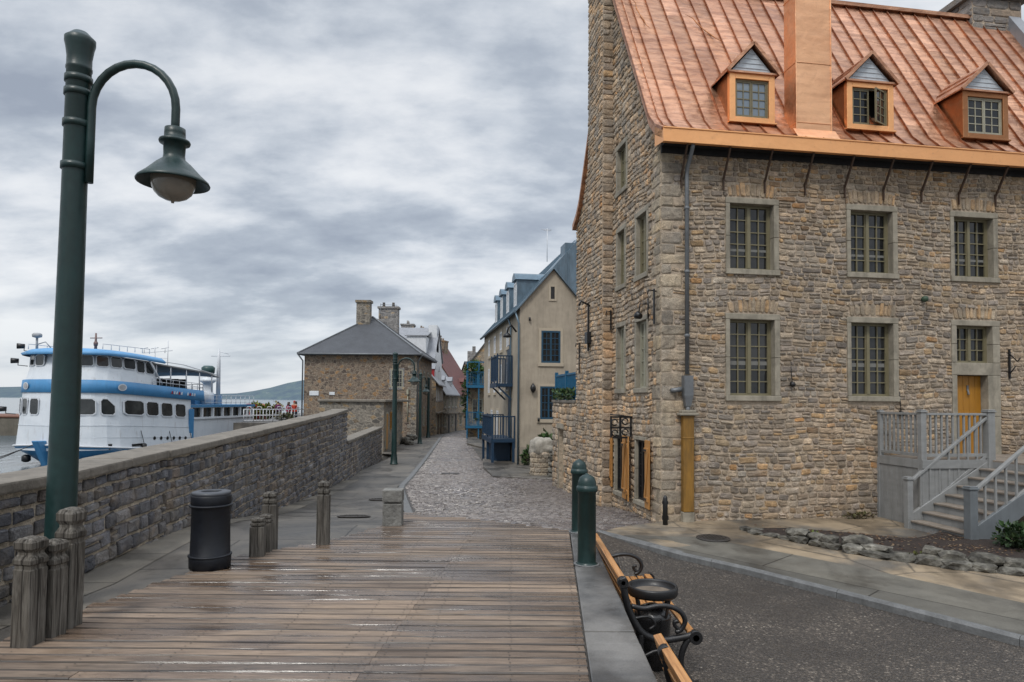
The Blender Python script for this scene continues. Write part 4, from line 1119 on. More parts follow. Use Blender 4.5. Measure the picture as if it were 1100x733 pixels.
for x, y, s in ((4.6,12.55,.1),(4.9,12.35,.08),(7.4,9.45,.2),(7.75,9.3,.16)): rock(mb, (x,y,zside(x,y)+.02), s*1.3, s*.8, s*.45, rng.random()*3, rng)
tag(mb.build('rubble_edging', M['lichen']), 'low lichen-covered rubble edging around the dark soil bed', 'stone edging')

def leaves(mb, c, rx, ry, rz, n, size, rng, cols, up=.3):
    for _ in range(n):
        while True:
            p = Vector((rng.uniform(-1,1), rng.uniform(-1,1), rng.uniform(-1,1)))
            if p.length < 1 and p.length > rng.random()*.75: break
        q = Vector((c[0]+p.x*rx, c[1]+p.y*ry, c[2]+p.z*rz))
        d = Vector((p.x+rng.uniform(-.6,.6), p.y+rng.uniform(-.6,.6), p.z*.6+up+rng.uniform(-.5,.5))).normalized()
        sd = d.cross(Vector((rng.uniform(-1,1),rng.uniform(-1,1),rng.uniform(-1,1)))).normalized(); L = size*rng.uniform(.6,1.4); W = L*.32
        nn = d.cross(sd)*(L*.12)
        col = rng.choice(cols); s = rng.uniform(.55,1.3)*(.75+.4*max(-.5,p.z)); mb.col = (col[0]*s,col[1]*s,col[2]*s)
        mb.poly([q, q+d*L*.45+sd*W+nn, q+d*L, q+d*L*.45-sd*W+nn])
GREENS = [(.035,.075,.022),(.05,.10,.03),(.025,.055,.02),(.075,.115,.035),(.06,.085,.025)]
def shrub(name, label, loc, rx, ry, rz, n, size, seed, cols=GREENS, cat='shrub', group=None):
    T = thing(name, label, cat, loc, 0, group); rng = random.Random(seed); mb = MB()
    for k in range(5):
        o = (rng.uniform(-.45,.45)*rx, rng.uniform(-.45,.45)*ry, rz*(.75+rng.uniform(-.2,.45)))
        leaves(mb, o, rx*.65, ry*.65, rz*.65, n//5, size, rng, cols)
    mb.build('foliage', M['leaf'], T)
    st = MB()
    for k in range(6):
        a = rng.random()*6.3; st.tube([(0.03*cos(a),.03*sin(a),-.05),(.3*rx*cos(a),.3*ry*sin(a),rz*.5),(.6*rx*cos(a),.6*ry*sin(a),rz*1.1)],[.018,.012,.005],5)
    st.build('stems', paint('shrub_bark',(.06,.045,.03),.9), T)
    return T
shrub('leafy_shrub', 'leafy green shrub at the foot of the timber staircase', (8.32,10.95,zside(8.3,10.9)), .38,.36,.32, 480, .11, 3, [(.025,.055,.018),(.035,.07,.022),(.02,.04,.015),(.05,.08,.028)])
shrub('ground_weed', 'low mossy weed among the stones at the middle of the rubble edging', (6.4,10.35,zside(6.4,10.4)+.03), .3,.16,.06, 160, .05, 14, [(.06,.08,.02),(.10,.10,.025)], 'weed')
shrub('ground_weed', 'dry brown-green weed at the foot of the house wall left of the staircase', (7.2,14.0,zside(7.2,14)), .35,.1,.07, 160, .06, 15, [(.09,.09,.03),(.13,.10,.05)], 'weed')
shrub('ground_weed', 'small tuft of yellow-green weed on the rubble edging', (5.2,11.75,zside(5.2,11.7)+.02), .2,.14,.07, 160, .06, 4, [(.10,.10,.02),(.07,.09,.02),(.12,.09,.03)], 'weed')

# ------------------------------------------------------------------ quay parapet wall
def unit(a, b):
    d = Vector((b[0]-a[0], b[1]-a[1], 0)); return d.length, d.normalized()
PW = thing('parapet_wall', 'long grey stone parapet wall with flat coping beside the water', 'wall', (0,0,0))
WT = [(1.0,.91),(4.0,.92),(6.6,.962),(8.94,.995),(14.1,1.025),(22.5,1.205),(25.0,1.315)]
wm = MB(); rng = random.Random(31); cop = MB()
TH = .46
pts = WALL
acc = 0
for (a, b) in zip(pts, pts[1:]):
    L, d = unit(a, b); ang = atan2(d.y, d.x)
    # authored in a frame with x along the wall and -y towards the pavement
    wm.M = Matrix.Translation((a[0], a[1], 0)) @ Matrix.Rotation(ang, 4, 'Z')
    zt0, zt1 = interp(WT, a[1]), interp(WT, b[1]); zt = min(zt0, zt1)
    zbot = min(gl(a[1]), gl(b[1])) - .25
    wm.mat = 1; wm.col = (1,1,1)
    i = [wm.av(p) for p in ((0,0,zbot),(L,0,zbot),(L,TH,zbot),(0,TH,zbot),(0,0,zt0),(L,0,zt1),(L,TH,zt1),(0,TH,zt0))]
    for q in ((0,1,5,4),(1,2,6,5),(2,3,7,6),(3,0,4,7)): wm.af([i[k] for k in q])
    def ww(x, z, zt0=zt0, zt1=zt1, L=L, zbot=zbot, a=a):
        zz = zbot + (z-zbot)*((lerp(zt0, zt1, x/L)-zbot)/(zt0-zbot)); gx = a[1]+x
        return x, zz + .010*sin(1.6*gx+2*z) + .006*sin(5*gx+z)
    masonry(wm, 0, L, zbot, zt0-.008, (), rng, (.125,.185), (.14,.29), .042, PAL_PARAPET, None, ww, None, .032, .38)
    # far end face
    # coping slabs
    cop.M = wm.M; x = 0
    while x < L-.01:
        w_ = min(rng.uniform(1.1,1.9), L-x); w_ = L-x if L-x-w_ < .5 else w_
        za, zb_ = lerp(zt0, zt1, x/L), lerp(zt0, zt1, (x+w_)/L); e = rng.uniform(-.006,.006); o = rng.uniform(0,.02)
        p = [(x+.005,-.06-o,za+.002),(x+w_-.005,-.06-o,zb_+.002),(x+w_-.005,TH+.06,zb_+.002),(x+.005,TH+.06,za+.002)]
        cop.prism(p, (0,0,.105+e)); x += w_
wm.M = Matrix.Identity(4)
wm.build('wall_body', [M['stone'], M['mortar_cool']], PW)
M['coping'] = paint('weathered_coping', (.195,.175,.148), .82, var=.35, scale=2.2, bump=.7, bscale=26, dirt=.6, dist=.015, spec=.3)
cop.build('coping', M['coping'], PW, bevel=.022, seg=2)

# lower wall beyond it
LW = thing('low_wall', 'lower stone wall stepping down beyond the long parapet', 'wall', (0,0,0))
lm = MB(); lc = MB(); a, b = (-6.12,25.02), (-7.35,38.0); L, d = unit(a, b); lm.M = Matrix.Translation((a[0], a[1], 0)) @ Matrix.Rotation(atan2(d.y, d.x), 4, 'Z'); lc.M = lm.M
lm.mat = 1; lm.box(0, L, 0, .45, -1.7, .12); masonry(lm, 0, L, -1.6, .11, [(1.4,1.62,-1.7,-.2)], random.Random(4), (.13,.2), (.18,.40), .034, PAL_PARAPET, None, mkwarp(.015), None, .03, .4)
lm.mat = 1; lm.build('wall_body', [M['stone'], M['mortar_cool']], LW)
for k in range(8): lc.box(L*k/8+.004, L*(k+1)/8-.004, -.06, .51, .123, .25)
lc.build('coping', M['coping'], LW, bevel=.02)

# ------------------------------------------------------------------ street lamps
def lamp():
    T = thing('street_lamp', 'tall dark green gooseneck street lamp standing in the foreground by the parapet wall', 'street lamp', (-3.94, 5.9, gl(5.9)), 0, 'green gooseneck street lamps')
    p = MB(); H = 5.06
    p.lathe([(.19,0),(.19,.03),(.155,.06),(.15,.30),(.135,.34),(.120,.5),(.109,2.2),(.10,3.6),(.098,4.72),(.104,4.73),(.104,4.75),(.099,4.76),(.099,4.84),(.112,4.93),(.122,4.97),(.122,5.01),(.10,5.03),(.06,5.07),(0.0,5.09)], (0,0,0), 28)
    pole = p.build('pole', M['green'], T)
    for z in (4.52,4.64,4.24,3.86):
        b = MB(); r = interp([(3.6,.103),(4.72,.098)], z); b.lathe([(r,-.03),(r+.012,-.028),(r+.012,.028),(r,.03)], (0,0,z), 24); b.box(r-.02, r+.04, -.02, .02, z-.025, z+.025) if z < 4.3 else None
        b.build('band', M['green'], T)
    a = MB(); ax = .125; rad = .375; zc = 4.40
    pts = [(ax,0,3.72),(ax,0,4.1),(ax,0,4.3)] + [(ax+rad-rad*cos(k*pi/14), 0, zc+rad*1.06*sin(k*pi/14)) for k in range(15)] + [(ax+2*rad,0,4.28),(ax+2*rad,0,4.16)]
    a.tube(pts, .036, 12); a.box(.09,.13,-.02,.02,3.75,4.3)
    a.build('arm', M['green'], T)
    x = ax+2*rad; h = MB()
    h.lathe([(.038,4.24),(.085,4.22),(.088,4.17),(.088,4.13),(.125,4.115),(.13,4.10),(.125,4.085),(.092,4.08),(.088,3.98),(.092,3.945),(.145,3.90),(.225,3.815),(.292,3.755),(.302,3.735),(.298,3.725),(.285,3.735),(.23,3.80),(.10,3.83)], (x,0,0), 32, cap=False)
    hd = h.build('lamp_head', M['green'], T)
    g = MB(); g.lathe([(.185,3.80),(.186,3.76),(.178,3.70),(.155,3.645),(.115,3.605),(.06,3.58),(.015,3.572),(.012,3.555),(0,3.555)], (x,0,0), 28); g.build('globe', M['globe'], hd)
    T.rotation_euler = (radians(.3), radians(.75), 0)
    return T
L0 = lamp()
for x, y, lab, sc in ((-5.62,32.2,'green gooseneck street lamp on the pavement beside the slate-roofed stone house',1.06),(-6.55,48,'dark street lamp further down the lane, nearer of the pair by the slate-roofed stone house',1.0),(-7.02,56.5,'farthest dark street lamp, at the far corner of the slate-roofed stone house',1.0)):
    c = copy_tree(L0); c.location = (x, y, gl(y)); c['label'] = lab; c.scale = (sc,)*3; c.rotation_euler = (0,0,0)
    if y > 40: c.rotation_euler = (0,0,radians(70 if y < 50 else 110))

# ------------------------------------------------------------------ litter bin, posts, bollards
T = thing('litter_bin', 'black cylindrical litter bin with two raised hoops on the boardwalk', 'litter bin', (-3.165, 7.12, .018))
b = MB(); b.lathe([(.19,0),(.205,.01),(.207,.10),(.208,.13),(.198,.14),(.192,.40),(.192,.66),(.199,.67),(.199,.75),(.192,.765)], (0,0,0), 36); b.build('body', M['bin'], T)
for z in (.135,.655):
    h = MB(); h.lathe([(.196,-.012),(.214,-.008),(.217,0),(.214,.008),(.196,.012)], (0,0,z), 36); h.build('hoop', M['bin'], T)
l = MB(); l.lathe([(.192,.765),(.197,.775),(.19,.795),(.15,.80),(.105,.80),(.10,.79),(.10,.74)], (0,0,0), 36, cap=False); l.lathe([(.08,.72),(.0,.72)],(0,0,0),24); l.build('lid', paint('bin_lid_grey',(.05,.055,.065),.45,var=.2), T)

def post_mesh(mb, w, h, rnd=False):
    e = w/2
    def ring(k, z, c=.0): 
        q = e*k; return [(-q,-q,z),(q,-q,z),(q,q,z),(-q,q,z)]
    if not rnd:
        lv = [(1.0,-.05),(1.0,h*.72-.01),(.93,h*.72),(.93,h*.75),(1.06,h*.765),(1.06,h*.80),(.78,h*.845),(.78,h*.865),(1.02,h*.90),(1.04,h*.955),(.80,h*.985),(.3,h)]
    else:
        lv = [(1.0,-.05),(1.0,h*.775),(.86,h*.785),(.86,h*.805),(1.02,h*.82),(1.02,h*.86),(.80,h*.885),(.80,h*.905),(1.0,h*.93),(.92,h*.975),(.5,h)]
    n = 4 if not rnd else 8
    prev = None
    for k, z in lv:
        if n == 4:
            c = .92; q = e*k; pts = [(-q*c,-q,z),(q*c,-q,z),(q,-q*c,z),(q,q*c,z),(q*c,q,z),(-q*c,q,z),(-q,q*c,z),(-q,-q*c,z)]
        else:
            kk = 1 if z < h*.78 else 0; c = .72 if kk else .42; q = e*k; pts = [(-q*c,-q,z),(q*c,-q,z),(q,-q*c,z),(q,q*c,z),(q*c,q,z),(-q*c,q,z),(-q,q*c,z),(-q,-q*c,z)]
        r = [mb.av(p) for p in pts]
        if prev:
            for j in range(8): mb.af((prev[j], prev[(j+1)%8], r[(j+1)%8], r[j]))
        prev = r
    mb.af(prev)
def post(x, y, w, h, rz, label, rnd=False, z=None, name='timber_post', lean=(0,0)):
    mb = MB(); post_mesh(mb, w, h, rnd); o = mb.build(name, M['post']); o.location = (x, y, gl(y)+.01 if z is None else z); o.rotation_euler = (lean[0], lean[1], rz)
    return tag(o, label, 'post', 'weathered timber posts')
post(-3.48, 4.9, .150, .80, radians(-10), 'grey carved timber post, front left of the nearest cluster of three', lean=(0,.008))
post(-3.425, 5.07, .135, .745, radians(-8), 'short grey timber post squeezed in the middle of the nearest cluster')
post(-3.44, 5.27, .145, .95, radians(-8), 'tallest carved timber post at the back of the nearest cluster', lean=(0,.012))
post(-2.87, 7.66, .155, .46, radians(8), 'low timber post at the front of the small cluster behind the black bin', True)
post(-2.86, 7.88, .14, .46, radians(5), 'low timber post in the middle of the small cluster behind the black bin', True)
post(-2.90, 8.12, .165, .69, radians(4), 'taller timber post at the back of the small cluster behind the black bin', True)
post(-2.30, 8.28, .145, .77, radians(3), 'lone upright timber post on the boardwalk edge', True, z=.02)
# two part stone post
mb = MB(); rng = random.Random(8); mb.box(-.135,.135,-.13,.13,-.15,.33); mb.box(-.14,.14,-.135,.135,.345,.52)
o = mb.build('stone_post', M['rock'], None, bevel=.018, seg=2); o.location = (-1.68, 9.62, .0); o.rotation_euler = (0,0,.05)
tag(o, 'squat block-like stone post where the boardwalk meets the kerb', 'post')

def bollard(x, y, label):
    T = thing('bollard', label, 'bollard', (x, y, .014), 0, 'dark green steel bollards')
    b = MB(); b.lathe([(.118,0),(.12,.006),(.103,.012),(.101,.03),(.099,.78),(.108,.785),(.118,.80),(.118,.835),(.108,.848),(.103,.85),(.103,.865),(.098,.90),(.082,.94),(.05,.965),(.022,.975),(.016,.985),(0,.988)], (0,0,0), 32); b.build('body', M['green'], T)
    b = MB(); b.lathe([(.145,-.004),(.145,.004),(.118,.006)], (0,0,0), 32); b.build('base_plate', M['granite'], T)
    return T
bollard(.835, 7.42, 'nearer of the two dark green bollards on the ledge')
bollard(.93, 9.22, 'farther of the two dark green bollards, at the end of the ledge')
b = MB(); b.tube([(0,0,-.05),(0,0,.40),(0,0,.52),(0,0,.57)],[.05,.048,.042,.02],10); b.box(-.06,.06,-.02,.02,.1,.18); b.box(-.055,.055,-.02,.02,.4,.46)
o = b.build('corner_guard', M['iron']); o.location = (3.0, 13.12, -.60); tag(o, 'short black iron guard post at the corner of the stone house', 'post')

# ------------------------------------------------------------------ manhole covers
def cover(name, x, y, r, label, zf=zg, off=.02, sq=False):
    m = MB()
    if sq: m.box(-r,r,-r*.7,r*.7,0,.02); [m.box(-r*.9+k*r*.24,-r*.9+k*r*.24+.03,-r*.6,r*.6,.02,.028) for k in range(8)]
    else:
        m.lathe([(r,0),(r,.012),(r*.93,.014),(r*.92,.006),(r*.88,.006),(r*.86,.014),(0,.015)],(0,0,0),28)
        for i in range(-4,5):
            for j in range(-4,5):
                if (i*i+j*j) < 17: m.cbox((i*r*.19,j*r*.19,.018),r*.11,r*.11,.012)
    o = m.build(name, M['cast']); o.location = (x, y, zf(x, y)+off)
    e = .2; o.rotation_euler = (atan2(zf(x,y+e)-zf(x,y-e), 2*e), -atan2(zf(x+e,y)-zf(x-e,y), 2*e), 0)
    return tag(o, label, 'manhole cover')
cover('manhole_cover', 3.55, 11.85, .29, 'round iron manhole cover in the flagstones near the stone house', zside, .008)
cover('manhole_cover', -3.05, 13.1, .32, 'large round manhole cover in the pavement beyond the timber posts')
cover('manhole_cover', -3.5, 18.3, .36, 'farther round manhole cover in the left pavement, close to the kerb')
cover('drain_grate', -2.5, 27.6, .36, 'rectangular iron drain grate in the middle of the cobbled street', zg, .016, True)

# ------------------------------------------------------------------ benches below the ledge
def bench_frame(y, parent):
    """cast iron end: back upright, seat rail with scroll, arm, legs; x forward"""
    f = MB(); g = -.835; W = .045
    def strip(pts, w, th):
        for a, b in zip(pts, pts[1:]): f.bar(a, b, th, w, up=(0,0,1)) if abs(b[0]-a[0]) > abs(b[2]-a[2]) else f.bar(a, b, th, w, up=(1,0,0))
    def curve(ctrl, n=14):
        out = []
        for i in range(n+1):
            u = i/n*(len(ctrl)-1); k = min(int(u), len(ctrl)-2); tt = u-k
            p0, p1, p2, p3 = ctrl[max(k-1,0)], ctrl[k], ctrl[k+1], ctrl[min(k+2,len(ctrl)-1)]
            out.append(tuple(.5*((2*p1[i_]) + (p2[i_]-p0[i_])*tt + (2*p0[i_]-5*p1[i_]+4*p2[i_]-p3[i_])*tt**2 + (-p0[i_]+3*p1[i_]-3*p2[i_]+p3[i_])*tt**3) for i_ in range(3)))
        return out
    f.tube(curve([(1.055,y,.10),(1.09,y,-.08),(1.15,y,-.24),(1.24,y,-.37),(1.40,y,-.435),(1.58,y,-.415),(1.72,y,-.385)],20), [.034]*21, 8)
    f.tube([(1.055,y-.035,.10),(1.055,y+.035,.10)], .05, 14); f.tube([(1.055,y-.04,.10),(1.055,y+.04,.10)], .02, 10)
    for r_ in (.062,.030): f.tube([(1.735,y-.036,-.405),(1.735,y+.036,-.405)], r_, 16)
    f.tube(curve([(1.135,y,-.12),(1.25,y,-.145),(1.38,y,-.12),(1.50,y,-.125),(1.60,y,-.175),(1.64,y,-.26),(1.60,y,-.34),(1.55,y,-.36)],22), [.024]*23, 8)
    f.tube(curve([(1.60,y,-.34),(1.55,y,-.31),(1.54,y,-.27),(1.575,y,-.255)],8), [.02]*9, 6)
    f.tube(curve([(1.24,y,-.37),(1.22,y,-.50),(1.25,y,-.64),(1.20,y,-.78),(1.15,y,g)],14), [.03]*15, 8)
    f.tube(curve([(1.68,y,-.41),(1.62,y,-.52),(1.60,y,-.66),(1.66,y,-.78),(1.72,y,g)],14), [.03]*15, 8)
    f.tube(curve([(1.23,y,-.6),(1.38,y,-.53),(1.5,y,-.56),(1.6,y,-.62)],8), [.018]*9, 6)
    f.tube(curve([(1.15,y,-.24),(1.30,y,-.22),(1.36,y,-.29),(1.30,y,-.34)],10), [.015]*11, 6)
    for x in (1.15,1.72): f.box(x-.05,x+.05,y-.03,y+.03,g-.02,g+.02)
    return f.build('end_frame', M['iron'], parent)
def bench(y0, y1, label, gap=None):
    T = thing('bench', label, 'bench', (0,0,0), 0, 'iron and timber benches')
    bench_frame(y0, T); bench_frame(y1 if gap else y1-.26, T)
    for i, (x, z) in enumerate(((1.06,.10),(1.085,-.03),(1.115,-.13),(1.16,-.235))):
        m = MB(); M0 = Matrix.Translation((x, 0, z)) @ Matrix.Rotation(radians(-16 - 4*i), 4, 'Y'); m.M = M0
        if i == 0: m.box(-.03,.03,y0-.02,y1-.02,-.05,.045)
        else: m.box(-.014,.014,y0,y1,-.04,.04)
        o = m.build('back_slat', M['slat'], T, bevel=.008, seg=2)
        if i == 0:
            c = MB(M0); c.box(-.034,.034,y0-.04,y0+.02,-.054,.05); c.build('end_cap', M['iron'], o, bevel=.01)
    for i in range(6):
        x = 1.26 + i*.088; z = -.395 - .02*sin(i/5*pi) + (.012 if i == 5 else 0)
        ya = y0
        if gap and i < 5: ya = gap
        m = MB(); m.box(x-.036,x+.036,ya+.02,y1-.02,z,z+.032); m.build('seat_slat', M['slat'], T, bevel=.007, seg=2)
    return T
bench(6.36, 8.46, 'far iron bench with golden slats, holding the ring-topped bin', 7.02)
bench(2.75, 4.86, 'near iron bench cut off by the bottom edge, mostly its golden top rail showing')
T = thing('ring_bin', 'black bin with broad iron ring top at the end of the bench seat', 'litter bin', (1.41, 6.72, -.835))
m = MB(); m.lathe([(.205,.715),(.235,.72),(.247,.745),(.247,.80),(.240,.815),(.226,.815),(.218,.80),(.214,.76),(.19,.75)],(0,0,0),36,cap=False); m.build('ring', M['iron'], T)
m = MB(); m.lathe([(.216,.752),(.12,.748),(0,.746)],(0,0,0),28,cap=False); m.build('tray', paint('ash_tray_sand',(.15,.12,.09),.7,var=.5,scale=14,bump=.4), T)
m = MB(); m.lathe([(.13,0),(.15,.02),(.165,.30),(.18,.50),(.185,.52),(.17,.545),(.12,.60),(.05,.63),(0,.635)],(0,0,0),28); m.build('bucket', paint('glossy_black_bag',(.012,.012,.013),.22,var=.3,scale=6,bump=.6,bscale=14), T)
m = MB()
for k in range(4): a = k*pi/2+.6; m.bar((.165*cos(a),.165*sin(a),.5),(.225*cos(a),.225*sin(a),.73),.03,.012)
m.build('bracket', M['iron'], T)
# ------------------------------------------------------------------ generic far-house parts
def far_window(parent, Mx, a0, a1, z0, z1, frame, rows=4, cols=2, trim_m=None, glassm='glass', rec=.06):
    """small window proud/recessed in a wall; authored with x along wall, -y outward"""
    m = MB(Mx); f = .085
    m.box(a0,a0+f,-.035,rec,z0,z1); m.box(a1-f,a1,-.035,rec,z0,z1); m.box(a0+f,a1-f,-.035,rec,z0,z0+f); m.box(a0+f,a1-f,-.035,rec,z1-f,z1)
    c = (a0+a1)/2; m.box(c-.04,c+.04,-.03,rec,z0+f,z1-f)
    for k in range(1, rows): z = lerp(z0+f,z1-f,k/rows); m.box(a0+f,a1-f,-.018,rec,z-.014,z+.014)
    for h in range(2):
        p, q = (a0+f, c-.03) if h == 0 else (c+.03, a1-f)
        for k in range(1, cols): x = lerp(p,q,k/cols); m.box(x-.012,x+.012,-.016,rec,z0+f,z1-f)
    o = m.build('window', M[frame], parent)
    g = MB(Mx); g.poly([(a0+f,-.006,z0+f),(a1-f,-.006,z0+f),(a1-f,-.006,z1-f),(a0+f,-.006,z1-f)]); g.build('pane', M[glassm], o)
    if trim_m:
        t = MB(Mx); b = .12; t.box(a0-b,a0-.002,-.03,.02,z0-b,z1+b); t.box(a1+.002,a1+b,-.03,.02,z0-b,z1+b); t.box(a0,a1,-.03,.02,z1+.002,z1+b); t.box(a0-b-.03,a1+b+.03,-.06,.02,z0-b-.04,z0-.002); t.build('surround', M[trim_m], o)
    return o
def gable_house(T, L, D, zb, ze, zr, wall, roofm, ov=.25, hip=0, over=.15, parent=None):
    """ridge along local x; front is y=0, back y=D"""
    m = MB(); pr = [(0,0,zb),(L,0,zb),(L,D,zb),(0,D,zb)]
    m.poly([(0,0,zb),(L,0,zb),(L,0,ze),(0,0,ze)]); m.poly([(0,D,zb),(L,D,zb),(L,D,ze),(0,D,ze)])
    for x in (0, L): m.poly([(x,0,zb),(x,D,zb),(x,D,ze)] + ([(x,D/2,zr)] if not hip else []) + [(x,0,ze)])
    m.build('wall', M[wall], T)
    r = MB(); k = (zr-ze)/(D/2); zo = ze-ov*k; th = .12
    x0, x1 = -over, L+over
    if not hip:
        r.prism([(x0,-ov,zo),(x1,-ov,zo),(x1,D/2,zr+.02),(x0,D/2,zr+.02)],(0,0,th)); r.prism([(x0,D+ov,zo),(x1,D+ov,zo),(x1,D/2,zr+.021),(x0,D/2,zr+.021)],(0,0,th))
    else:
        o = ov; a, b, c, d = (-o,-o,ze),(L+o,-o,ze),(L+o,D+o,ze),(-o,D+o,ze); p, q = (hip,D/2,zr),(L-hip,D/2,zr)
        for f in ([a,b,q,p],[b,c,q],[c,d,p,q],[d,a,p]): r.poly(f)
        r.prism([a,b,c,d],(0,0,-.1))
    return r.build('roof', M[roofm], T)
def face(o, x0=0, y0=0, rz=0): return Matrix.Translation((x0, y0, 0)) @ Matrix.Rotation(rz, 4, 'Z')

# ------------------------------------------------------------------ beige rendered house with the blue-grey roof
BH = thing('rendered_house', 'beige rendered house with blue-grey sheet metal roof, dormers and dark blue balconies', 'house', (.344, 31, 0), radians(9))
ze, za = 6.13, 7.93; W1 = 3.16; SL = (za-ze)/(W1/2)
LN = 14.2; z_b = -1.5; zR = 10.15; tR = (zR-ze)/SL
m = MB()
m.poly([(0,0,z_b),(W1,0,z_b),(W1,0,ze),(W1/2,0,za),(0,0,ze)]); m.poly([(0,0,z_b),(0,LN,z_b),(0,LN,ze),(0,0,ze)])
m.poly([(W1,0,z_b),(W1,.95,z_b),(W1,.95,ze),(W1,0,ze)]); m.poly([(0,LN,z_b),(2*tR,LN,z_b),(2*tR,LN,ze),(tR,LN,zR),(0,LN,ze)])
m.poly([(W1,.95,z_b),(2*tR,.95,z_b),(2*tR,.95,ze),(W1,.95,ze)])
m.build('wall', M['stucco'], BH)
m = MB(); m.box(.02,W1,-.03,-.002,-1.5,-.35); m.box(-.03,-.002,.0,LN,-1.5,-.5); m.build('plinth', paint('stucco_plinth',(.30,.26,.21),.9,var=.2,scale=2,bump=.3,dirt=.4), BH)
r = MB(); ov = .22
zo = ze-ov*SL
r.prism([(-ov,-.16,zo),(W1/2,-.16,za+.02),(W1/2,3.2,za+.02),(-ov,3.2,zo)],(0,0,.09)); r.prism([(W1+ov,-.16,zo),(W1/2,-.16,za+.021),(W1/2,3.2,za+.021),(W1+ov,3.2,zo)],(0,0,.09))
r.prism([(-ov,.9,zo),(tR,.9,zR),(tR,LN+.2,zR),(-ov,LN+.2,zo)],(0,0,.092)); r.prism([(2*tR+ov,.9,zo),(tR,.9,zR+.001),(tR,LN+.2,zR+.001),(2*tR+ov,LN+.2,zo)],(0,0,.09))
r.poly([(0,.9,ze),(2*tR,.9,ze),(tR,.9,zR)])
for k in range(1,14):   # vertical seams of the sheet cladding
    t_ = 2*tR*k/14; zt = ze+SL*min(t_, 2*tR-t_); r.box(t_-.02,t_+.02,.855,.9,ze,zt-.02)
for k in range(1,22):
    y = 3.1+k*.52
    if y < LN: r.bar((-ov,y,zo+.10),(tR,y,zR+.10),.03,.05)
for k in range(1,7): y = -.1+k*.45; r.bar((-ov,y,zo+.10),(W1/2,y,za+.11),.03,.05)
r.box(tR-1.1,tR-.5,1.2,2.2,zR-1.3,zR-.62)
r.build('roof', M['roof_blue'], BH)
m = MB(); m.tube([(-ov-.03,-.1,zo+.02),(-ov-.03,LN,zo+.02)],.07,8); m.tube([(-ov,-.05,zo),(-.06,-.08,zo-.5),(-.06,-.08,-1.3)],.045,8); m.tube([(-ov,2.2,zo),(-.08,2.2,zo-.4),(-.08,2.2,-1.2)],.045,8); m.build('gutter', M['roof_blue'], BH)
for y in (3.4,6.0,8.4,10.8):
    d = MB(); zt = 7.95; hw = .48; tf = .35; tb = (zt-ze)/SL+.2
    d.box(tf,tb,y-hw,y+hw,6.5,zt)
    o = d.build('dormer', M['roof_blue'], BH)
    rr_ = MB(); rr_.prism([(tf-.12,y-hw-.1,zt),(tf-.12,y-hw*.75,zt+.28),(tf-.12,y,zt+.40),(tf-.12,y+hw*.75,zt+.28),(tf-.12,y+hw+.1,zt)],(tb-tf+.5,0,0)); rr_.build('dormer_roof', M['roof_blue'], o)
    far_window(o, face(0,tf-.02,0,0) if False else Matrix.Translation((tf-.01,y,0)) @ GROT, -.36,.36,6.62,7.82,'white',3)
# gable windows (front face: x along t)
I4 = Matrix.Identity(4)
far_window(BH, I4, 1.02,1.93,3.55,5.05,'blue_frame',5,2,'stucco_lt',glassm='glass')
m = MB(); m.box(1.46,1.64,-.012,.05,6.55,7.12); sl_ = m.build('slit_window', M['dark_int'], BH); m = MB(); m.box(1.36,1.455,-.03,.02,6.45,7.22); m.box(1.645,1.74,-.03,.02,6.45,7.22); m.box(1.46,1.64,-.03,.02,7.125,7.22); m.box(1.46,1.64,-.035,.02,6.45,6.545); m.build('surround', M['stucco_lt'], sl_)
far_window(BH, I4, .98,1.78,.93,2.45,'blue_frame',4,2,'stucco_lt')
# street side windows
GS = GROT
for s in (3.55,6.05,8.6,11.3):
    for z0, z1 in ((4.55,5.55),(2.25,3.75)): far_window(BH, GS, -s-.42,-s+.42,z0,z1,'white',4,2,'stucco_lt')
for s in (7.2,9.8): far_window(BH, GS, -s-.45,-s+.45,-.3,1.2,'white',3,2,'stucco_lt')
# balconies
def balcony(parent, Mx, a0, a1, pr, zf, zr_, mat, legs=None, nb=16, brk=True):
    m = MB(Mx); m.box(a0,a1,-pr,-.01,zf-.16,zf); m.box(a0-.02,a1+.02,-pr-.03,-pr,zf-.2,zf+.03)
    if brk:
        for a in (a0+.15,a1-.15): m.bar((a,-.05,zf-.8),(a,-pr+.1,zf-.17),.08,.08)
    for a in (a0+.03,a1-.03,(a0+a1)/2): m.box(a-.035,a+.035,-pr-.0,-pr+.07,zf,zr_+.08)
    for a in (a0+.03,a1-.03): m.box(a-.03,a+.03,-.08,-.02,zf,zr_)
    m.box(a0,a1,-pr-.01,-pr+.06,zr_-.06,zr_); m.box(a0,a0+.06,-pr+.06,-.02,zr_-.06,zr_); m.box(a1-.06,a1,-pr+.06,-.02,zr_-.06,zr_)
    m.box(a0,a1,-pr+.01,-pr+.05,zf+.1,zf+.15)
    for k in range(nb): x = lerp(a0+.08,a1-.08,k/(nb-1)); m.box(x-.018,x+.018,-pr+.012,-pr+.048,zf+.1,zr_-.05)
    n2 = max(3,int(pr/.14))
    for k in range(1,n2):
        y = lerp(-pr+.05,-.05,k/n2)
        for a in (a0+.03,a1-.03): m.box(a-.015,a+.015,y-.018,y+.018,zf+.03,zr_-.05)
    if legs is not None:
        for a in (a0+.06,a1-.06,(a0+a1)/2): m.box(a-.06,a+.06,-pr,-pr+.12,legs,zf-.15)
        for a in (a0+.06,a1-.06): m.box(a-.06,a+.06,-.14,-.02,legs,zf-.15)
    return m.build('balcony', M[mat], parent)
balcony(BH, GS, -4.3,-1.9,.80,2.62,4.0,'navy')
balcony(BH, GS, -4.9,-1.0,1.15,-.05,1.05,'navy',-1.5,24,False)
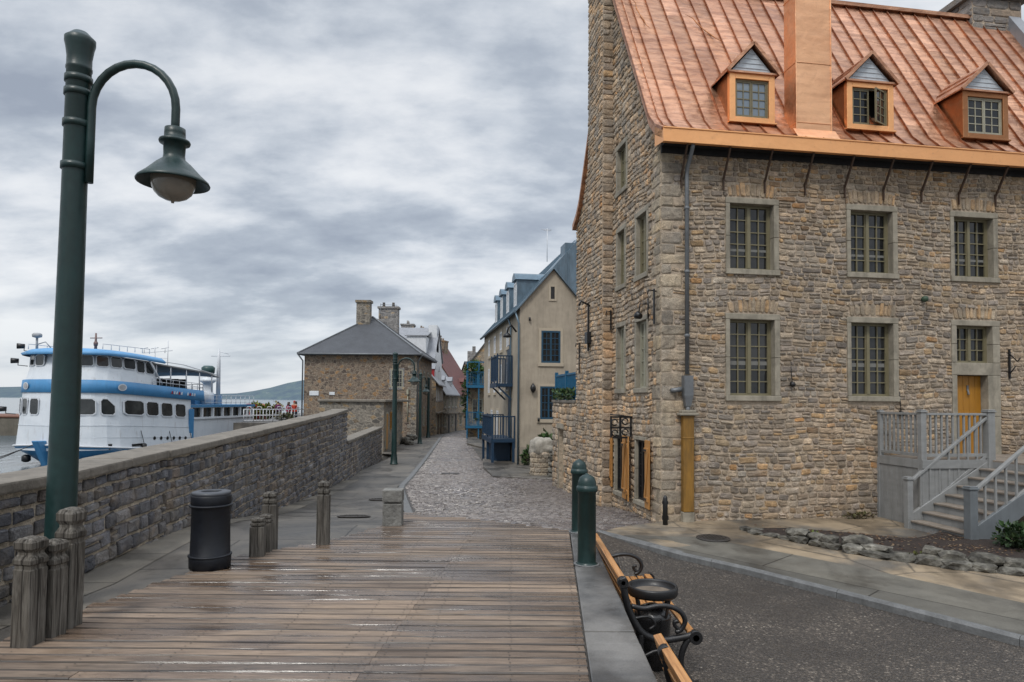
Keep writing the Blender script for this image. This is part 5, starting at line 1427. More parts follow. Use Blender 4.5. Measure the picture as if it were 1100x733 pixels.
m = MB(GS); m.box(-4.2,-2.0,-1.0,-.1,-1.35,-.25); m.build('under_balcony_store', M['navy'], BH)
m = MB(GS); m.box(-3.6,-2.5,-.04,.05,2.65,4.6); m.box(-3.2,-2.4,-.04,.05,0.0,2.0); m.build('balcony_door', M['navy'], BH)
m = MB(); m.lathe([(.02,.22),(.05,.2),(.12,.1),(.14,0),(.10,-.12),(.03,-.2)],(.62,-.14,2.35),12); m.tube([(.62,-.0,2.5),(.62,-.14,2.6),(.62,-.14,2.5)],.02,6); m.build('wall_lantern', M['iron'], BH)
m = MB(); m.tube([(-.1,.35,5.0),(-.35,.3,5.3),(-.5,.25,5.2),(-.55,.25,4.9)],.05,8); m.lathe([(.05,.1),(.16,.0),(.2,-.12),(.06,-.14)],(-.55,.25,4.85),12); m.build('wall_lantern', M['iron'], BH)
for x, z in ((.45,5.55),(.9,.9)): m = MB(); m.tube([(x,-.08,z-.06),(x,-.08,z+.1)],.05,8); m.tube([(x,-.08,z),(x,.0,z)],.02,6); m.build('wall_fitting', M['iron'], BH)
m = MB(); m.tube([(tR-1.3,4.5,zR-.9),(tR-1.3,4.5,zR+.9)],.02,5); [m.tube([(tR-1.3-.35+.1*k,4.5,zR+.85-.04*k),(tR-1.3+.25-.03*k,4.5,zR+.85-.04*k)],.012,4) for k in range(3)]; m.build('aerial', M['rail'], BH)
# planters under the balcony railing
# garden wall with a doorway between the two houses (house frame, continuing the gable line)
GWL = thing('garden_wall', 'rubble stone garden wall with pale door joining the big house, blue railing on top', 'wall', (3.0,13.5,0), radians(9))
m = MB(GROT); m.mat = 1; s0, s1, zt = 6.76, 9.95, 1.72
hole = [(-9.05,-8.3,-1.6,.88)]
backing(m, -s1, -s0, -1.6, zt, hole); m.mat = 1; m.poly([(-s1,0,-1.6),(-s1,.5,-1.6),(-s1,.5,zt),(-s1,0,zt)]); m.poly([(-s1,0,zt),(-s0,0,zt),(-s0,.5,zt),(-s1,.5,zt)]); 
masonry(m, -s1, -s0, -1.6, zt, hole, random.Random(17), (.13,.24), (.16,.42), .04, PAL_GABLE, None, mkwarp(.02))
m.mat = 1; m.box(-9.04,-9.03,0,.3,-1.6,.88); m.box(-8.31,-8.30,0,.3,-1.6,.88)
# return face looking along the lane
m.M = Matrix.Translation((0,s1,0)) @ Matrix.Identity(4)
m.build('wall_body', [M['stone'], M['mortar']], GWL)
m = MB(GROT); m.box(-9.03,-8.31,.14,.2,-1.4,.87); m.build('door', M['drab'], GWL); m = MB(GROT); m.box(-9.15,-8.2,-.06,.2,.885,1.05); m.box(-9.12,-9.04,-.03,.1,-1.5,.88); m.build('surround', M['limestone'], GWL)
m = MB(GROT); m.box(-s1-.04,-s0+.0,-.06,.52,zt+.003,zt+.10); m.build('coping', M['coping'], GWL, bevel=.015)
m = MB(GROT); zf = zt+.1
for k in range(24): a = lerp(-9.9,-6.8,k/23); m.box(a-.02,a+.02,.08,.12,zf,zf+.82)
m.box(-9.95,-6.78,.07,.13,zf+.80,zf+.86); m.box(-9.95,-6.78,.08,.12,zf+.08,zf+.13)
for a in (-9.9,-8.4,-6.85): m.box(a-.05,a+.05,.05,.15,zf,zf+.95)
for k in range(9): a = -9.95; y = lerp(.15,2.2,k/8); m.box(a-.02,a+.02,y-.02,y+.02,zf-.0,zf+.82)
m.box(-9.98,-9.92,.1,2.3,zf+.80,zf+.86)
m.build('railing', M['turq'], GWL)
m = MB(GROT); rng = random.Random(5); m.box(-9.8,-7,.2,.55,zf,zf+.62); m.build('windscreen', M['navy'], GWL)
m = MB(GROT)
for k in range(12): a = lerp(-9.8,-7.2,k/11); leaves(m, (a,.05,zf+.16), .16,.12,.16, 40, .12, rng, GREENS)
m.build('planting', M['leaf'], GWL)

# domed stone pier
DP = thing('domed_pier', 'stubby round rubble pier with a smooth boulder dome in front of the beige house', 'stone pier', (1.22, 27.1, gl(27)))
m = MB(); m.mat = 1; m.lathe([(.45,-.1),(.44,.95),(.40,1.0)],(0,0,0),24)
m.mat = 0; rng = random.Random(3)
for row in range(5):
    z0 = row*.19; off = rng.random(); nst = 10
    for k in range(nst):
        th0, th1 = (k+off)/nst*2*pi, (k+1+off)/nst*2*pi
        c = rng.choice(PAL_BIG); s = rng.uniform(.7,1.1)
        def wpp(a, z): return a, z
        base = len(m.v); m.M = I4; stone(m, 0, (th1-th0)*.45, z0, z0+.19, .03, rng, (c[0]*s,c[1]*s,c[2]*s), nowarp)
        for i in range(base, len(m.v)):
            a, hh, z = m.v[i]; th = th0+a/.45; rr2 = .45-hh; m.v[i] = (rr2*cos(th), rr2*sin(th), z)
m.build('base', [M['stone'], M['mortar']], DP)
m = MB(); rng = random.Random(4); rock(m, (0,0,1.18), .50,.50,.40, .3, rng, 3); m.col = (1,1,1); m.c = [(1,1,1)]*len(m.c); m.sm = [True]*len(m.sm); m.build('dome', M['dome'], DP)
m = MB(); rng = random.Random(14)
for k in range(5): rock(m, (1.75+.1*k*0+rng.uniform(-.1,.1), 26.3+rng.uniform(-.1,.1), gl(26)+.12+.22*k), .3,.25,.14, rng.random(), rng)
tag(m.build('stone_pile', M['lichen']), 'rough stacked stones beside the domed pier', 'stones')
shrub('green_shrub', 'dark green bush behind the domed pier under the blue window', (1.75,29.6,gl(30)), .55,.5,.95, 420, .26, 8)
shrub('climbing_plant', 'thin climbing plant low on the beige house corner', (.75,30.7,-1.2), .25,.15,.5, 120, .2, 9, cat='climber')

# ------------------------------------------------------------------ stone house with turquoise balconies
TH2 = thing('stone_house', 'grey-buff stone house with turquoise balconies and plants, beyond the beige house', 'house', (-3.72, 57, 0), radians(3))
gable_house_M = None
m = MB(); D2, Wd = 9., 7.0; e2, r2 = 4.75, 9.4
m.poly([(0,0,-2),(Wd,0,-2),(Wd,0,e2),(Wd/2,0,r2),(0,0,e2)]); m.poly([(0,0,-2),(0,D2,-2),(0,D2,e2),(0,0,e2)]); m.build('wall', M['far_buff'], TH2)
m = MB(); k = (r2-e2)/(Wd/2)
m.prism([(-.25,-.12,e2-.25*k),(Wd/2,-.12,r2),(Wd/2,D2,r2),(-.25,D2,e2-.25*k)],(0,0,.12)); m.prism([(Wd+.25,-.12,e2-.25*k),(Wd/2,-.12,r2+.001),(Wd/2,D2,r2+.001),(Wd+.25,D2,e2-.25*k)],(0,0,.12)); m.build('roof', M['roof_slate'], TH2)
m = MB(); m.box(-.1,.35,.6,1.2,4.6,6.0); m.build('chimney', M['far_chim'], TH2); m = MB(); m.box(.3,.6,3,3.6,5,6.6); m.build('chimney', M['far_chim'], TH2)
for zf in (3.0,-.35):
    balcony(TH2, I4, -.15,1.75,1.3,zf,zf+1.15,'turq',None,14)
m = MB()
for x in (-.05,.9,1.65): m.box(x-.05,x+.05,-1.28,-1.18,-1.5,5.0 if x < 1 else 3.0)
m.box(-.1,1.7,-1.28,-1.18,4.9,5.0); m.box(.4,.9,-.05,.0,3.05,4.9); m.build('balcony_post', M['turq'], TH2)
m = MB(); rng = random.Random(77); leaves(m,(.5,-.9,4.2),.7,.5,.75,260,.3,rng,[(.05,.11,.03),(.09,.15,.04)]); leaves(m,(-.2,-.9,2.6),.25,.4,.9,120,.25,rng,GREENS); m.build('balcony_plants', M['leaf'], TH2); m = MB(); leaves(m,(1.2,-1.2,.3),.5,.3,.4,80,.25,rng,GREENS); m.build('balcony_plants', M['leaf'], TH2)
far_window(TH2, I4, .35,1.25,.1,1.9,'drab',3); far_window(TH2, I4, .35,1.25,3.1,4.6,'drab',3)

# ------------------------------------------------------------------ slate-roofed stone house on the left
LH = thing('stone_house', 'brown fieldstone house with steep dark slate hip roof and two chimneys', 'house', (-16.75, 54, 0))
W_, Dp, e, rz_ = 9.05, 10.2, 5.45, 9.0; zb_ = -1.7
m = MB(); m.poly([(0,0,zb_),(W_,0,zb_),(W_,0,e),(0,0,e)]); m.poly([(W_,0,zb_),(W_,Dp,zb_),(W_,Dp,e),(W_,0,e)]); m.poly([(0,0,zb_),(0,Dp,zb_),(0,Dp,e),(0,0,e)]); m.poly([(0,Dp,zb_),(W_,Dp,zb_),(W_,Dp,e),(0,Dp,e)])
m.build('wall', M['far_brown'], LH)
m = MB()
for k in range(24): z = zb_+.3*k; m.box(W_-(.45 if k%2 else .7), W_+.02, -.025, 0, z+.01, min(z+.29, e-.02)); m.box(W_,W_+.025,0,(.7 if k%2 else .45),z+.01,min(z+.29,e-.02)) if z < e-.1 else None
m.build('corner_stones', M['far_grey'], LH)
m = MB(); o = .45; a, b, c, d = (-o,-o,e),(W_+o,-o,e),(W_+o,Dp+o,e),(-o,Dp+o,e); p, q = (W_/2,4.4,rz_),(W_/2,6.2,rz_)
m.poly([a,b,p]); m.poly([b,c,q,p]); m.poly([c,d,q]); m.poly([d,a,p,q]); m.prism([a,b,c,d],(0,0,-.13)); m.build('roof', M['roof_slate'], LH)
m = MB()
for u, v in ((a,p),(b,p),(c,q)): m.bar(Vector(u)+Vector((0,0,.02)), Vector(v)+Vector((0,0,.02)), .16,.07)
m.tube([(-o-.02,-o,e-.05),(W_+o,-o-.02,e-.05)],.07,6); m.tube([(-o+.05,-o+.02,e-.1),(-.1,-.12,e-.6),(-.1,-.12,-1.2)],.06,6); m.tube([(W_+o,-.2,e-.1),(W_+.1,.1,e-.6),(W_+.1,.1,-1.2)],.06,6); m.build('gutter', M['zinc'], LH)
m = MB(); m.box(3.35,4.5,3.3,4.1,6.6,10.1); m.box(3.25,4.6,3.2,4.2,10.1,10.3); m.build('chimney', M['far_grey'], LH)
m = MB(); m.box(4.2,6.0,8.6,9.5,6.0,10.3); m.box(4.1,6.1,8.5,9.6,10.3,10.5); [m.lathe([(.14,0),(.12,.4),(.14,.42)],(4.6+k*.9,9.05,10.5),8) for k in range(2)]; m.build('chimney', M['far_chim'], LH)
far_window(LH, I4, 7.0,7.95,2.75,4.2,'drab',4,2,'far_chim')
for s in (1.6,4.2,6.8): far_window(LH, Matrix.Translation((W_,0,0)) @ Matrix.Rotation(radians(90),4,'Z'), s,s+.9,2.7,4.2,'drab',4,2,'far_chim'); far_window(LH, Matrix.Translation((W_,0,0)) @ Matrix.Rotation(radians(90),4,'Z'), s,s+.9,-.4,1.1,'drab',4,2,'far_chim')
for x, w in ((.45,.75),(2.05,.45)): m = MB(); m.box(x,x+w,-.06,-.01,2.05 if w > .5 else 2.1,2.42 if w > .5 else 2.35); m.build('wall_plate', M['white'], LH, bevel=.02)
m = MB(); m.box(8.3,8.45,-.25,-.0,2.2,2.6); m.tube([(8.37,-.1,2.2),(8.37,-.1,0)],.04,6); m.build('wall_box', M['drab'], LH)
m = MB(); m.tube([(4.9,6.0,9),(4.9,6.0,10.4)],.03,5); m.tube([(4.9,6.0,10.3),(6.4,6.0,10.25)],.02,5); m.build('aerial', M['zinc'], LH)

AN = thing('stone_outbuilding', 'low flat-topped stone outbuilding with ochre doors in front of the slate-roofed house', 'outbuilding', (-11.35, 39.6, 0))
m = MB(); w_, d_, t_ = 3.8, 9.0, 1.62
m.poly([(0,0,-1.7),(w_,0,-1.7),(w_,0,t_),(0,0,t_)]); m.poly([(w_,0,-1.7),(w_-.35,d_,-1.7),(w_-.35,d_,t_),(w_,0,t_)]); m.poly([(0,0,t_),(w_,0,t_),(w_-.35,d_,t_),(0,d_,t_)]); m.poly([(0,0,-1.7),(0,d_,-1.7),(0,d_,t_),(0,0,t_)]); m.poly([(0,d_,-1.7),(w_-.35,d_,-1.7),(w_-.35,d_,t_),(0,d_,t_)]); m.build('wall', M['far_grey'], AN)
m = MB(); m.box(-.1,w_+.15,-.15,d_+.1,t_+.003,t_+.16); m.build('roof_slab', M['coping'], AN, bevel=.03)
MA = Matrix.Translation((w_,0,0)) @ Matrix.Rotation(radians(92.2),4,'Z')
for a, b, z0, z1 in ((.9,1.5,-1.2,.9),(4.3,5.2,-1.25,1.1)):
    m = MB(MA); m.box(a,b,-.05,.05,z0,z1); dd = m.build('door', M['ochre'], AN); m = MB(MA); m.box(a-.14,a-.01,-.04,.05,z0,z1+.1); m.box(b+.01,b+.14,-.04,.05,z0,z1+.1); m.box(a-.01,b+.01,-.04,.05,z1+.005,z1+.12); m.build('surround', M['drab'], dd)
far_window(AN, MA, 2.6,3.4,-.1,1.0,'ochre',2)
m = MB(); rng = random.Random(12)
for k in range(7): rock(m, (-7.45+rng.uniform(-.2,.4), 47.5+rng.uniform(-1,2.5), gl(47)+.15+.15*(k%3)), .35,.3,.22, rng.random()*3, rng)
tag(m.build('stone_pile', M['lichen']), 'pile of pale loose stones at the far end of the outbuilding', 'stones')

# ------------------------------------------------------------------ houses farther down the lane (left side, bending to the right)
def lane_house(label, p0, p1, zb0, ze, zr, depth, wall, roofm, dcol=None, chims=(), doors=2, seed=1, dormers=2):
    L, d = unit(p0, p1); T = thing('lane_house', label, 'house', (p0[0], p0[1], 0), atan2(d.y, d.x), 'old houses down the lane')
    gable_house(T, L, depth, zb0, ze, zr, wall, roofm, .35)
    rng = random.Random(seed); k = (zr-ze)/(depth/2)
    nw = max(2, int(L/2.2))
    for i in range(nw):
        a = L*(i+.5)/nw; far_window(T, I4, a-.42,a+.42,ze-1.9,ze-.55,'white' if seed % 2 else 'drab',3,2,'far_chim')
        if i % 2 == 0: far_window(T, I4, a-.5,a+.5,zb0+1.0,zb0+2.3,'drab',3,2,'far_chim')
        else:
            m = MB(); m.box(a-.45,a+.45,-.04,.03,zb0,zb0+2.3); m.build('door', M['dark_int' if seed % 3 else 'navy'], T)
    m = MB(); m.box(.2,L-.2,-.3,-.02,zb0+2.5,zb0+2.62); m.build('shop_canopy', M['far_grey'], T)
    for i in range(dormers):
        a = L*(i+.5)/dormers; dm = MB(); dm.box(a-.5,a+.5,.35,1.9,ze+.1,ze+1.35); o = dm.build('dormer', M[dcol or roofm], T)
        dr_ = MB(); dr_.prism([(a-.62,.25,ze+1.35),(a+.62,.25,ze+1.35),(a,.25,ze+1.9)],(0,2.2,0)); dr_.build('dormer_roof', M[roofm], o); far_window(o, Matrix.Translation((0,.34,0)), a-.35,a+.35,ze+.35,ze+1.2,'white',2,1)
    for x0, x1, y0, y1, z0, z1, mm in chims: m = MB(); m.box(x0,x1,y0,y1,z0,z1); m.box(x0-.08,x1+.08,y0-.08,y1+.08,z1,z1+.18); [m.lathe([(.13,0),(.11,.4)],(lerp(x0,x1,(k+.5)/2),(y0+y1)/2,z1+.18),8) for k in range(2)]; m.build('chimney', M[mm], T)
    return T
lane_house('grey stone lane house with pale tin roof and red dormer, next to the slate-roofed house', (-7.55,66.5), (-8.0,78), -2.1, 3.6, 8.2, 8, 'far_buff', 'roof_white', 'red', ((8.6,10.2,3.2,4.6,6,10.1,'far_chim'),), 2, 1, 2)
lane_house('stone lane house with steep pale tin roof, middle of the far row', (-8.0,78.2), (-7.13,88), -2.4, 2.8, 9.2, 9, 'far_grey', 'roof_white', 'roof_white', ((6,8.3,3.6,4.8,7,10.6,'far_brown'),), 2, 2, 2)
lane_house('dark stone lane house with dark red roof where the lane bends away', (-7.13,88.2), (-5.4,96), -2.5, 2.9, 9.0, 8, 'far_buff', 'roof_red', 'roof_red', ((1,3.0,3.4,4.6,7,10.4,'far_brown'),(4.5,6.2,3.4,4.6,7,9.9,'far_brown')), 2, 4, 1)
lane_house('dim stone house closing the view at the end of the lane', (-5.3,98), (4.5,103), -2.7, 2.9, 7.5, 8, 'far_brown', 'roof_slate', 'roof_slate', (), 2, 3, 2)
# white house front seen above the slate roof
WH = thing('white_house', 'white-walled house with pale tin roof showing above the slate roof', 'house', (-15.2, 70, 0))
gable_house(WH, 7, 8, -1.8, 6.2, 9.6, 'white', 'roof_white')
m = MB(); m.box(4.2,6.2,-.3,3,6.6,8.4); m.build('dormer', M['white'], WH); m = MB(); m.prism([(4.0,-.45,8.4),(6.4,-.45,8.4),(6.4,3.5,9.2),(4.0,3.5,9.2)],(0,0,.1)); m.build('dormer_roof', M['roof_white'], WH)
m = MB(); m.box(6.1,7.0,2.6,4.6,7.0,9.9); m.build('chimney', M['white'], WH)
# creeper on the right hand side of the bend
CR = thing('vine', 'green creeper hanging over the wall where the lane bends', 'climber', (-4.35, 69, gl(69)))
m = MB(); rng = random.Random(6)
for k in range(7): leaves(m, (rng.uniform(-.3,.3), rng.uniform(-.5,.5), 2.0+k*.65), .55,.6,.55, 80, .34, rng, GREENS+[(.10,.13,.03)])
m.build('foliage', M['leaf'], CR); m = MB(); m.tube([(.1,0,-.1),(.0,.1,2.5),(.1,0,6)],[.07,.05,.03],6); m.build('stem', paint('vine_stem',(.05,.04,.03),.9), CR)
BK = thing('lane_house', 'stone house partly hidden by creeper on the right of the lane', 'house', (-4.2, 68, 0), radians(4)); gable_house(BK, 8, 14, -2.4, 3.6, 7, 'far_buff', 'roof_slate')
# ------------------------------------------------------------------ ferry (x sideways, y aft, z up)
FB = thing('ferry', 'white and blue passenger ferry moored bow-on beside the parapet wall', 'ferry', (-30.65, 44.0, 0), radians(-7)); FB.scale = (1.07, 1, 1)
BP = [(-0.02,0),(.10,.75),(.4,1.65),(.9,2.5),(1.5,3.05),(2.3,3.38),(3.2,3.52),(4.5,3.55),(20,3.55)]
def hb(y): return interp(BP, y)
def dz(y): return -.052*max(0, min(y-1.5, 13))
def ring_pts(y1, k=1., y0=0., n=44):
    ys = [y0 + (y1-y0)*(i/n)**1.9 for i in range(n+1)]
    right = [(hb(y-y0)*k, y) for y in ys]
    return [(-x, y) for x, y in reversed(right)] + right[1:]
def shell(mb, levels, y1):
    """levels: list of (z, k, y0)"""
    prev = None
    for z, k, y0 in levels:
        r = [mb.av((x, y, z + dz(y))) for x, y in ring_pts(y1, k, y0)]
        if prev:
            for j in range(len(r)-1): mb.af((prev[j], prev[j+1], r[j+1], r[j]))
        prev = r
    return prev
# hull
m = MB(); m.smooth = True
prev = None
for z, k, sh in ((-3.4,.50,1.6),(-2.8,.66,1.1),(-2.3,.86,.5),(-1.85,1.04,-.05),(-1.72,1.06,-.12)):
    ys = [-.0 + 22*(i/30)**1.8 for i in range(31)]
    right = [(hb(y)*k, y+sh) for y in ys]
    r = [m.av((x, y, z + (dz(y) if z > -2.5 else 0) + (.30*math.exp(-max(0,y)/1.6) if z > -2.5 else 0))) for x, y in [(-x, y) for x, y in reversed(right)] + right[1:]]
    if prev:
        for j in range(len(r)-1): m.af((prev[j], prev[j+1], r[j+1], r[j]))
    prev = r
m.smooth = False
m.poly([(-3.6,22,-3.4),(3.6,22,-3.4),(3.6,22,-2.2),(-3.6,22,-2.2)])
hull = m.build('hull', M['boat_blue'], FB)
m = MB(); m.prism([(-.22,-.75,-1.05),(-.22,.35,-1.1),(-.22,.9,-3.2),(-.22,.35,-3.2)],(.44,0,0)); m.build('stem_post', M['boat_blue'], hull, bevel=.05)
m = MB()
pts = [(x*1.07, y-.1, -1.66+dz(y)+.30*math.exp(-max(0,y)/1.6)) for x, y in ring_pts(20, 1.)]
m.tube(pts, .07, 6); m.build('rubbing_strake', M['rail'], hull)
# main superstructure
m = MB(); shell(m, [(-1.75,1.05,-.02),(.2,1.0,.05),(2.12,.965,.15)], 10.2)
m.M = Matrix.Identity(4); m.poly([(-3.6,10.2,-2.2),(3.6,10.2,-2.2),(3.5,10.2,1.65),(-3.5,10.2,1.65)])
m.build('lower_superstructure', M['boat_white'], FB)
m = MB(); m.smooth = True; shell(m, [(2.08,.99,.10),(2.10,1.0,.08),(2.92,.985,.14),(2.95,.96,.2)], 12.0); m.build('blue_band', M['boat_blue'], FB)
m = MB(); shell(m, [(2.9,.94,.25),(3.85,.90,.5)], 6.2); p = shell(m, [(3.85,.90,.5),(4.66,.875,.75)], 6.2); m.poly([(-3.1,6.2,2.6),(3.1,6.2,2.6),(3.05,6.2,4.4),(-3.05,6.2,4.4)]); m.build('wheelhouse', M['boat_white'], FB)
m = MB(); m.smooth = True
lv = [(4.62,.98,.05),(4.74,1.0,.0),(5.02,.90,.5),(5.10,.80,1.0)]
pr = shell(m, lv, 6.9); m.smooth = False
m.af(pr); m.build('wheelhouse_roof', M['boat_roof'], FB)
m = MB(); rr_ = ring_pts(13.0, .93, .3); m.af([m.av((x,y,2.80+dz(y))) for x, y in rr_]); m.build('upper_deck', M['canopy'], FB)
# windows: (u along half beam path) placed by position on the ring
def wallpoint(yy, side, k, y0): return Vector((side*hb(yy-y0)*k, yy, 0))
def boat_window(ya, yb, side, z0, z1, k0, k1, y0, name='window', slant=0):
    p, q = wallpoint(ya, side, k0, y0), wallpoint(yb, side, k0, y0); p1, q1 = wallpoint(ya, side, k1, y0), wallpoint(yb, side, k1, y0)
    d = (q-p).normalized(); nn = Vector((d.y*side, -d.x*side, 0)) * (1 if side > 0 else 1)
    nn = Vector((side*abs(d.y), -abs(d.x), 0)).normalized()
    sag = max((wallpoint(lerp(ya,yb,k/6), side, k0, y0)-p).dot(nn) for k in range(7))
    def P(u, v, off):
        a = p.lerp(q, u); b = p1.lerp(q1, u); c = a.lerp(b, v) + nn*(off+sag)
        return (c.x, c.y, lerp(z0, z1, v) + dz(c.y))
    m = MB(); c = .14
    out = [(c,0),(1-c,0),(1,c),(1,1-c-slant*.3),(1-c-slant*.4,1),(c,1),(0,1-c),(0,c)]
    g = [m.av(P(u,v,.035)) for u, v in out]; m.mat = 1; m.af(g)
    m.mat = 0; e = .05; cx = .5
    o2 = [m.av(P(u+(u-.5)*.12, v+(v-.5)*.14, .03)) for u, v in out]; o3 = [m.av(P(u+(u-.5)*.12, v+(v-.5)*.14, .0)) for u, v in out]; g2 = [m.av(P(u,v,.055)) for u, v in out]; o4 = [m.av(P(u+(u-.5)*.12, v+(v-.5)*.14, .055)) for u, v in out]
    n = len(out)
    for j in range(n): m.af((g2[j], g2[(j+1)%n], o4[(j+1)%n], o4[j])); m.af((o4[j], o4[(j+1)%n], o3[(j+1)%n], o3[j])); m.af((g[j], g[(j+1)%n], g2[(j+1)%n], g2[j]))
    return m.build(name, [M['rail'], M['glass_boat']], FB)
for s in (-1, 1):
    for ya, yb in ((.16,.36),(.46,.78),(.88,1.3)) if s < 0 else ((.16,.40),(.52,1.12)): boat_window(ya, yb, s, .64, 1.66, .99, .97, .1)
boat_window(1.34,2.05,1,.64,1.66,.99,.97,.1,slant=1)
for ya, yb in ((2.7,4.5),(4.9,6.2),(6.55,7.85),(8.25,9.5)): boat_window(ya, yb, 1, .70, 1.66, .99, .97, .1)
for ya, yb in ((4.5,5.6),(6.05,7.0),(7.35,8.2)): boat_window(ya, yb, -1, .72, 1.62, .99, .97, .1)
for s in (-1, 1):
    for ya, yb in ((.58,.85),(.95,1.35),(1.48,2.0),(2.15,2.85),(3.0,4.0)): boat_window(ya, yb, s, 3.90, 4.58, .90, .88, .5)
    for ya, yb in ((4.2,5.0),(5.15,6.0)): boat_window(ya, yb, s, 3.75, 4.55, .90, .88, .5)
# emblems and lettering marks on the band
for y, s in ((.55,-1),(2.45,1)):
    p, q = wallpoint(y-.1, s, 1., .1), wallpoint(y+.1, s, 1., .1); d = (q-p).normalized(); nn = Vector((s*abs(d.y), -abs(d.x), 0)); m = MB()
    c0 = wallpoint(y, s, 1., .1)
    for rr2, of, mt in ((.34,.05,0),(.25,.07,1)):
        m.mat = mt; m.af([m.av((c0.x+d.x*rr2*cos(a*pi/9)+nn.x*of, c0.y+d.y*rr2*cos(a*pi/9)+nn.y*of, 2.52+dz(y)+rr2*.72*sin(a*pi/9))) for a in range(18)])
    m.build('emblem', [M['white'], paint('emblem_grey',(.35,.36,.38),.5)], FB)
m = MB(); rng = random.Random(2)
for k in range(9):
    y = 7.6 + k*.3 + (.5 if k > 4 else 0); x = hb(y)+.03; m.mat = 0 if k % 3 else 1; z = 2.5+dz(y); m.bar((x,y,z-.1),(x,y+.12,z+.12),.03,.06); m.bar((x,y+.13,z-.1),(x,y+.13,z+.08),.03,.05)
m.build('name_lettering', [M['white'], M['red']], FB)
m = MB()
for k in range(6): y = 5.6+k*.75; m.tube([(hb(y)*1.03,y,-.95+dz(y)),(hb(y)*1.03+.04,y,-.95+dz(y))],.13,10)
m.build('porthole', M['iron'], FB)
m = MB(); m.box(2.6,3.3,1.55,1.9,-1.72,-1.35); m.box(-2.2,-1.7,.8,1.1,-1.5,-1.2); m.box(3.6,3.75,3.2,4.2,-1.6,-1.45); m.build('fairlead', M['iron'], FB)
m = MB()   # plating seams and a spray rail
for z in (-.9,-.1):
    k = lerp(1.05,1.0,(z+1.75)/1.95)+.004
    m.tube([(x,y+.0,z+dz(y)) for x, y in ring_pts(10.1,k,.02)], .012, 4)
m.build('plating_seam', M['boat_white'], FB)
for y in (4.2,7.4,10.0):
    f = MB(); f.lathe([(.08,-.45),(.17,-.38),(.17,.38),(.08,.45)],(3.85,y,-1.75+dz(y)),10); f.tube([(3.85,y,-1.3+dz(y)),(3.6,y,-.4+dz(y))],.02,5); f.build('fender', M['iron'], FB)
# bulwark railing, stanchions, canopy
def rail_run(pts, h, name, mat='rail', every=1, bars=2, r=.025):
    m = MB(); up = Vector((0,0,1))
    for b in range(bars): m.tube([Vector(p)+up*h*(b+1)/bars for p in pts], r, 5)
    for p in pts[::every]: m.tube([p, Vector(p)+up*h], r, 5)
    return m.build(name, M[mat], FB)
for s in (-1, 1):
    rail_run([(s*3.42,y,2.92+dz(y)) for y in frange(5.6,12,.8)], .55, 'railing')
    rail_run([(s*2.6,y,5.05) for y in frange(1.6,6.4,.8)], .35, 'roof_rail', bars=1)
rail_run([(x,12.0,2.85+dz(12)) for x in frange(-3.4,3.4,.85)], .6, 'railing')
m = MB(); m.M = Matrix.Identity(4)
prev = None
for y in frange(5.8,14.6,.6):
    zc = 4.42 - .055*(y-5.8) - .25*sstep(12.5,14.7,y)
    r = [m.av((x, y, zc + .18*(1-(x/3.3)**2) - .06)) for x in frange(-3.3,3.3,1.1)]
    if prev:
        for j in range(len(r)-1): m.af((prev[j], prev[j+1], r[j+1], r[j]))
    prev = r
cn = m.build('awning', M['canopy'], FB)
sm = cn.modifiers.new('thickness', 'SOLIDIFY'); sm.thickness = .09
m = MB()
for s in (-1, 1):
    for y in (6.3,8.0,10.0,11.8,13.6): m.tube([(s*3.25,y,2.9+dz(y)),(s*3.2,y,4.35-.055*(y-5.8))],.045,6)
    m.tube([(-3.25,6.3+s*.0+(0 if s < 0 else 6.1),4.3-(0 if s < 0 else .33)),(3.25,6.3+(0 if s < 0 else 6.1),4.3-(0 if s < 0 else .33))],.03,5); m.tube([(s*3.3,5.9,4.55),(s*3.28,9.5,4.40),(s*3.2,14.6,3.75)],.035,6); m.tube([(s*3.4,5.2,4.5),(s*3.3,6.9,2.8)],.07,6)
m.build('awning_frame', M['rail'], FB)
m = MB(); m.box(-2.4,2.4,6.3,7.0,2.6,4.2); m.box(-1.4,1.4,8.6,11,2.4,3.3); m.build('deck_house', M['dark_int'], FB)
for y in (6.8,7.8,8.8,9.8,10.8):
    for x in (-1.9,2.0): m = MB(); m.box(x-.6,x+.6,y-.2,y+.2,2.45,2.9); m.box(x-.6,x+.6,y+.15,y+.22,2.9,3.3); m.build('deck_seat', M['dark_int'], FB)
# aft open saloon
m = MB()
za, zb2 = -2.3, 1.12
m.box(-3.4,3.4,10.25,20.5,.98,1.10); m.box(-3.3,3.3,10.25,20.5,-2.3,.05+0); m.build('aft_deck', M['boat_white'], FB)
m = MB(); m.box(-3.46,3.46,10.3,20.56,1.02,1.22); m.build('aft_deck_edge', M['boat_blue'], FB)
for x in (-3.3,3.3):
    for y in (10.6,12.1,13.7,15.2,16.7,18.1,19.4,20.3): m = MB(); m.box(x-.09,x+.09,y-.09,y+.09,.05,.98); m.build('saloon_post', M['boat_white'], FB)
m = MB(); m.box(3.22,3.40,10.3,20.4,.052,.22); m.build('saloon_sill', M['boat_white'], FB)
m = MB(); m.box(-3.1,3.1,10.4,20.2,.06,.97); m.build('saloon_glazing', M['glass_boat'], FB)
m = MB(); m.box(3.55,3.62,9.9,10.5,-1.9,.9); m.build('blue_door_panel', M['boat_blue'], FB)
rail_run([(3.4,y,1.1) for y in frange(12.4,20.4,.8)], .9, 'railing', bars=3, r=.02)
rail_run([(-3.4,y,1.1) for y in frange(12.4,20.4,.8)], .9, 'railing', bars=3, r=.02)
m = MB(); m.box(-.9,.9,15.2,17.2,1.1,2.0); m.box(.2,1.5,17.4,18.4,1.1,2.1); m.build('deck_locker', M['boat_roof'], FB)
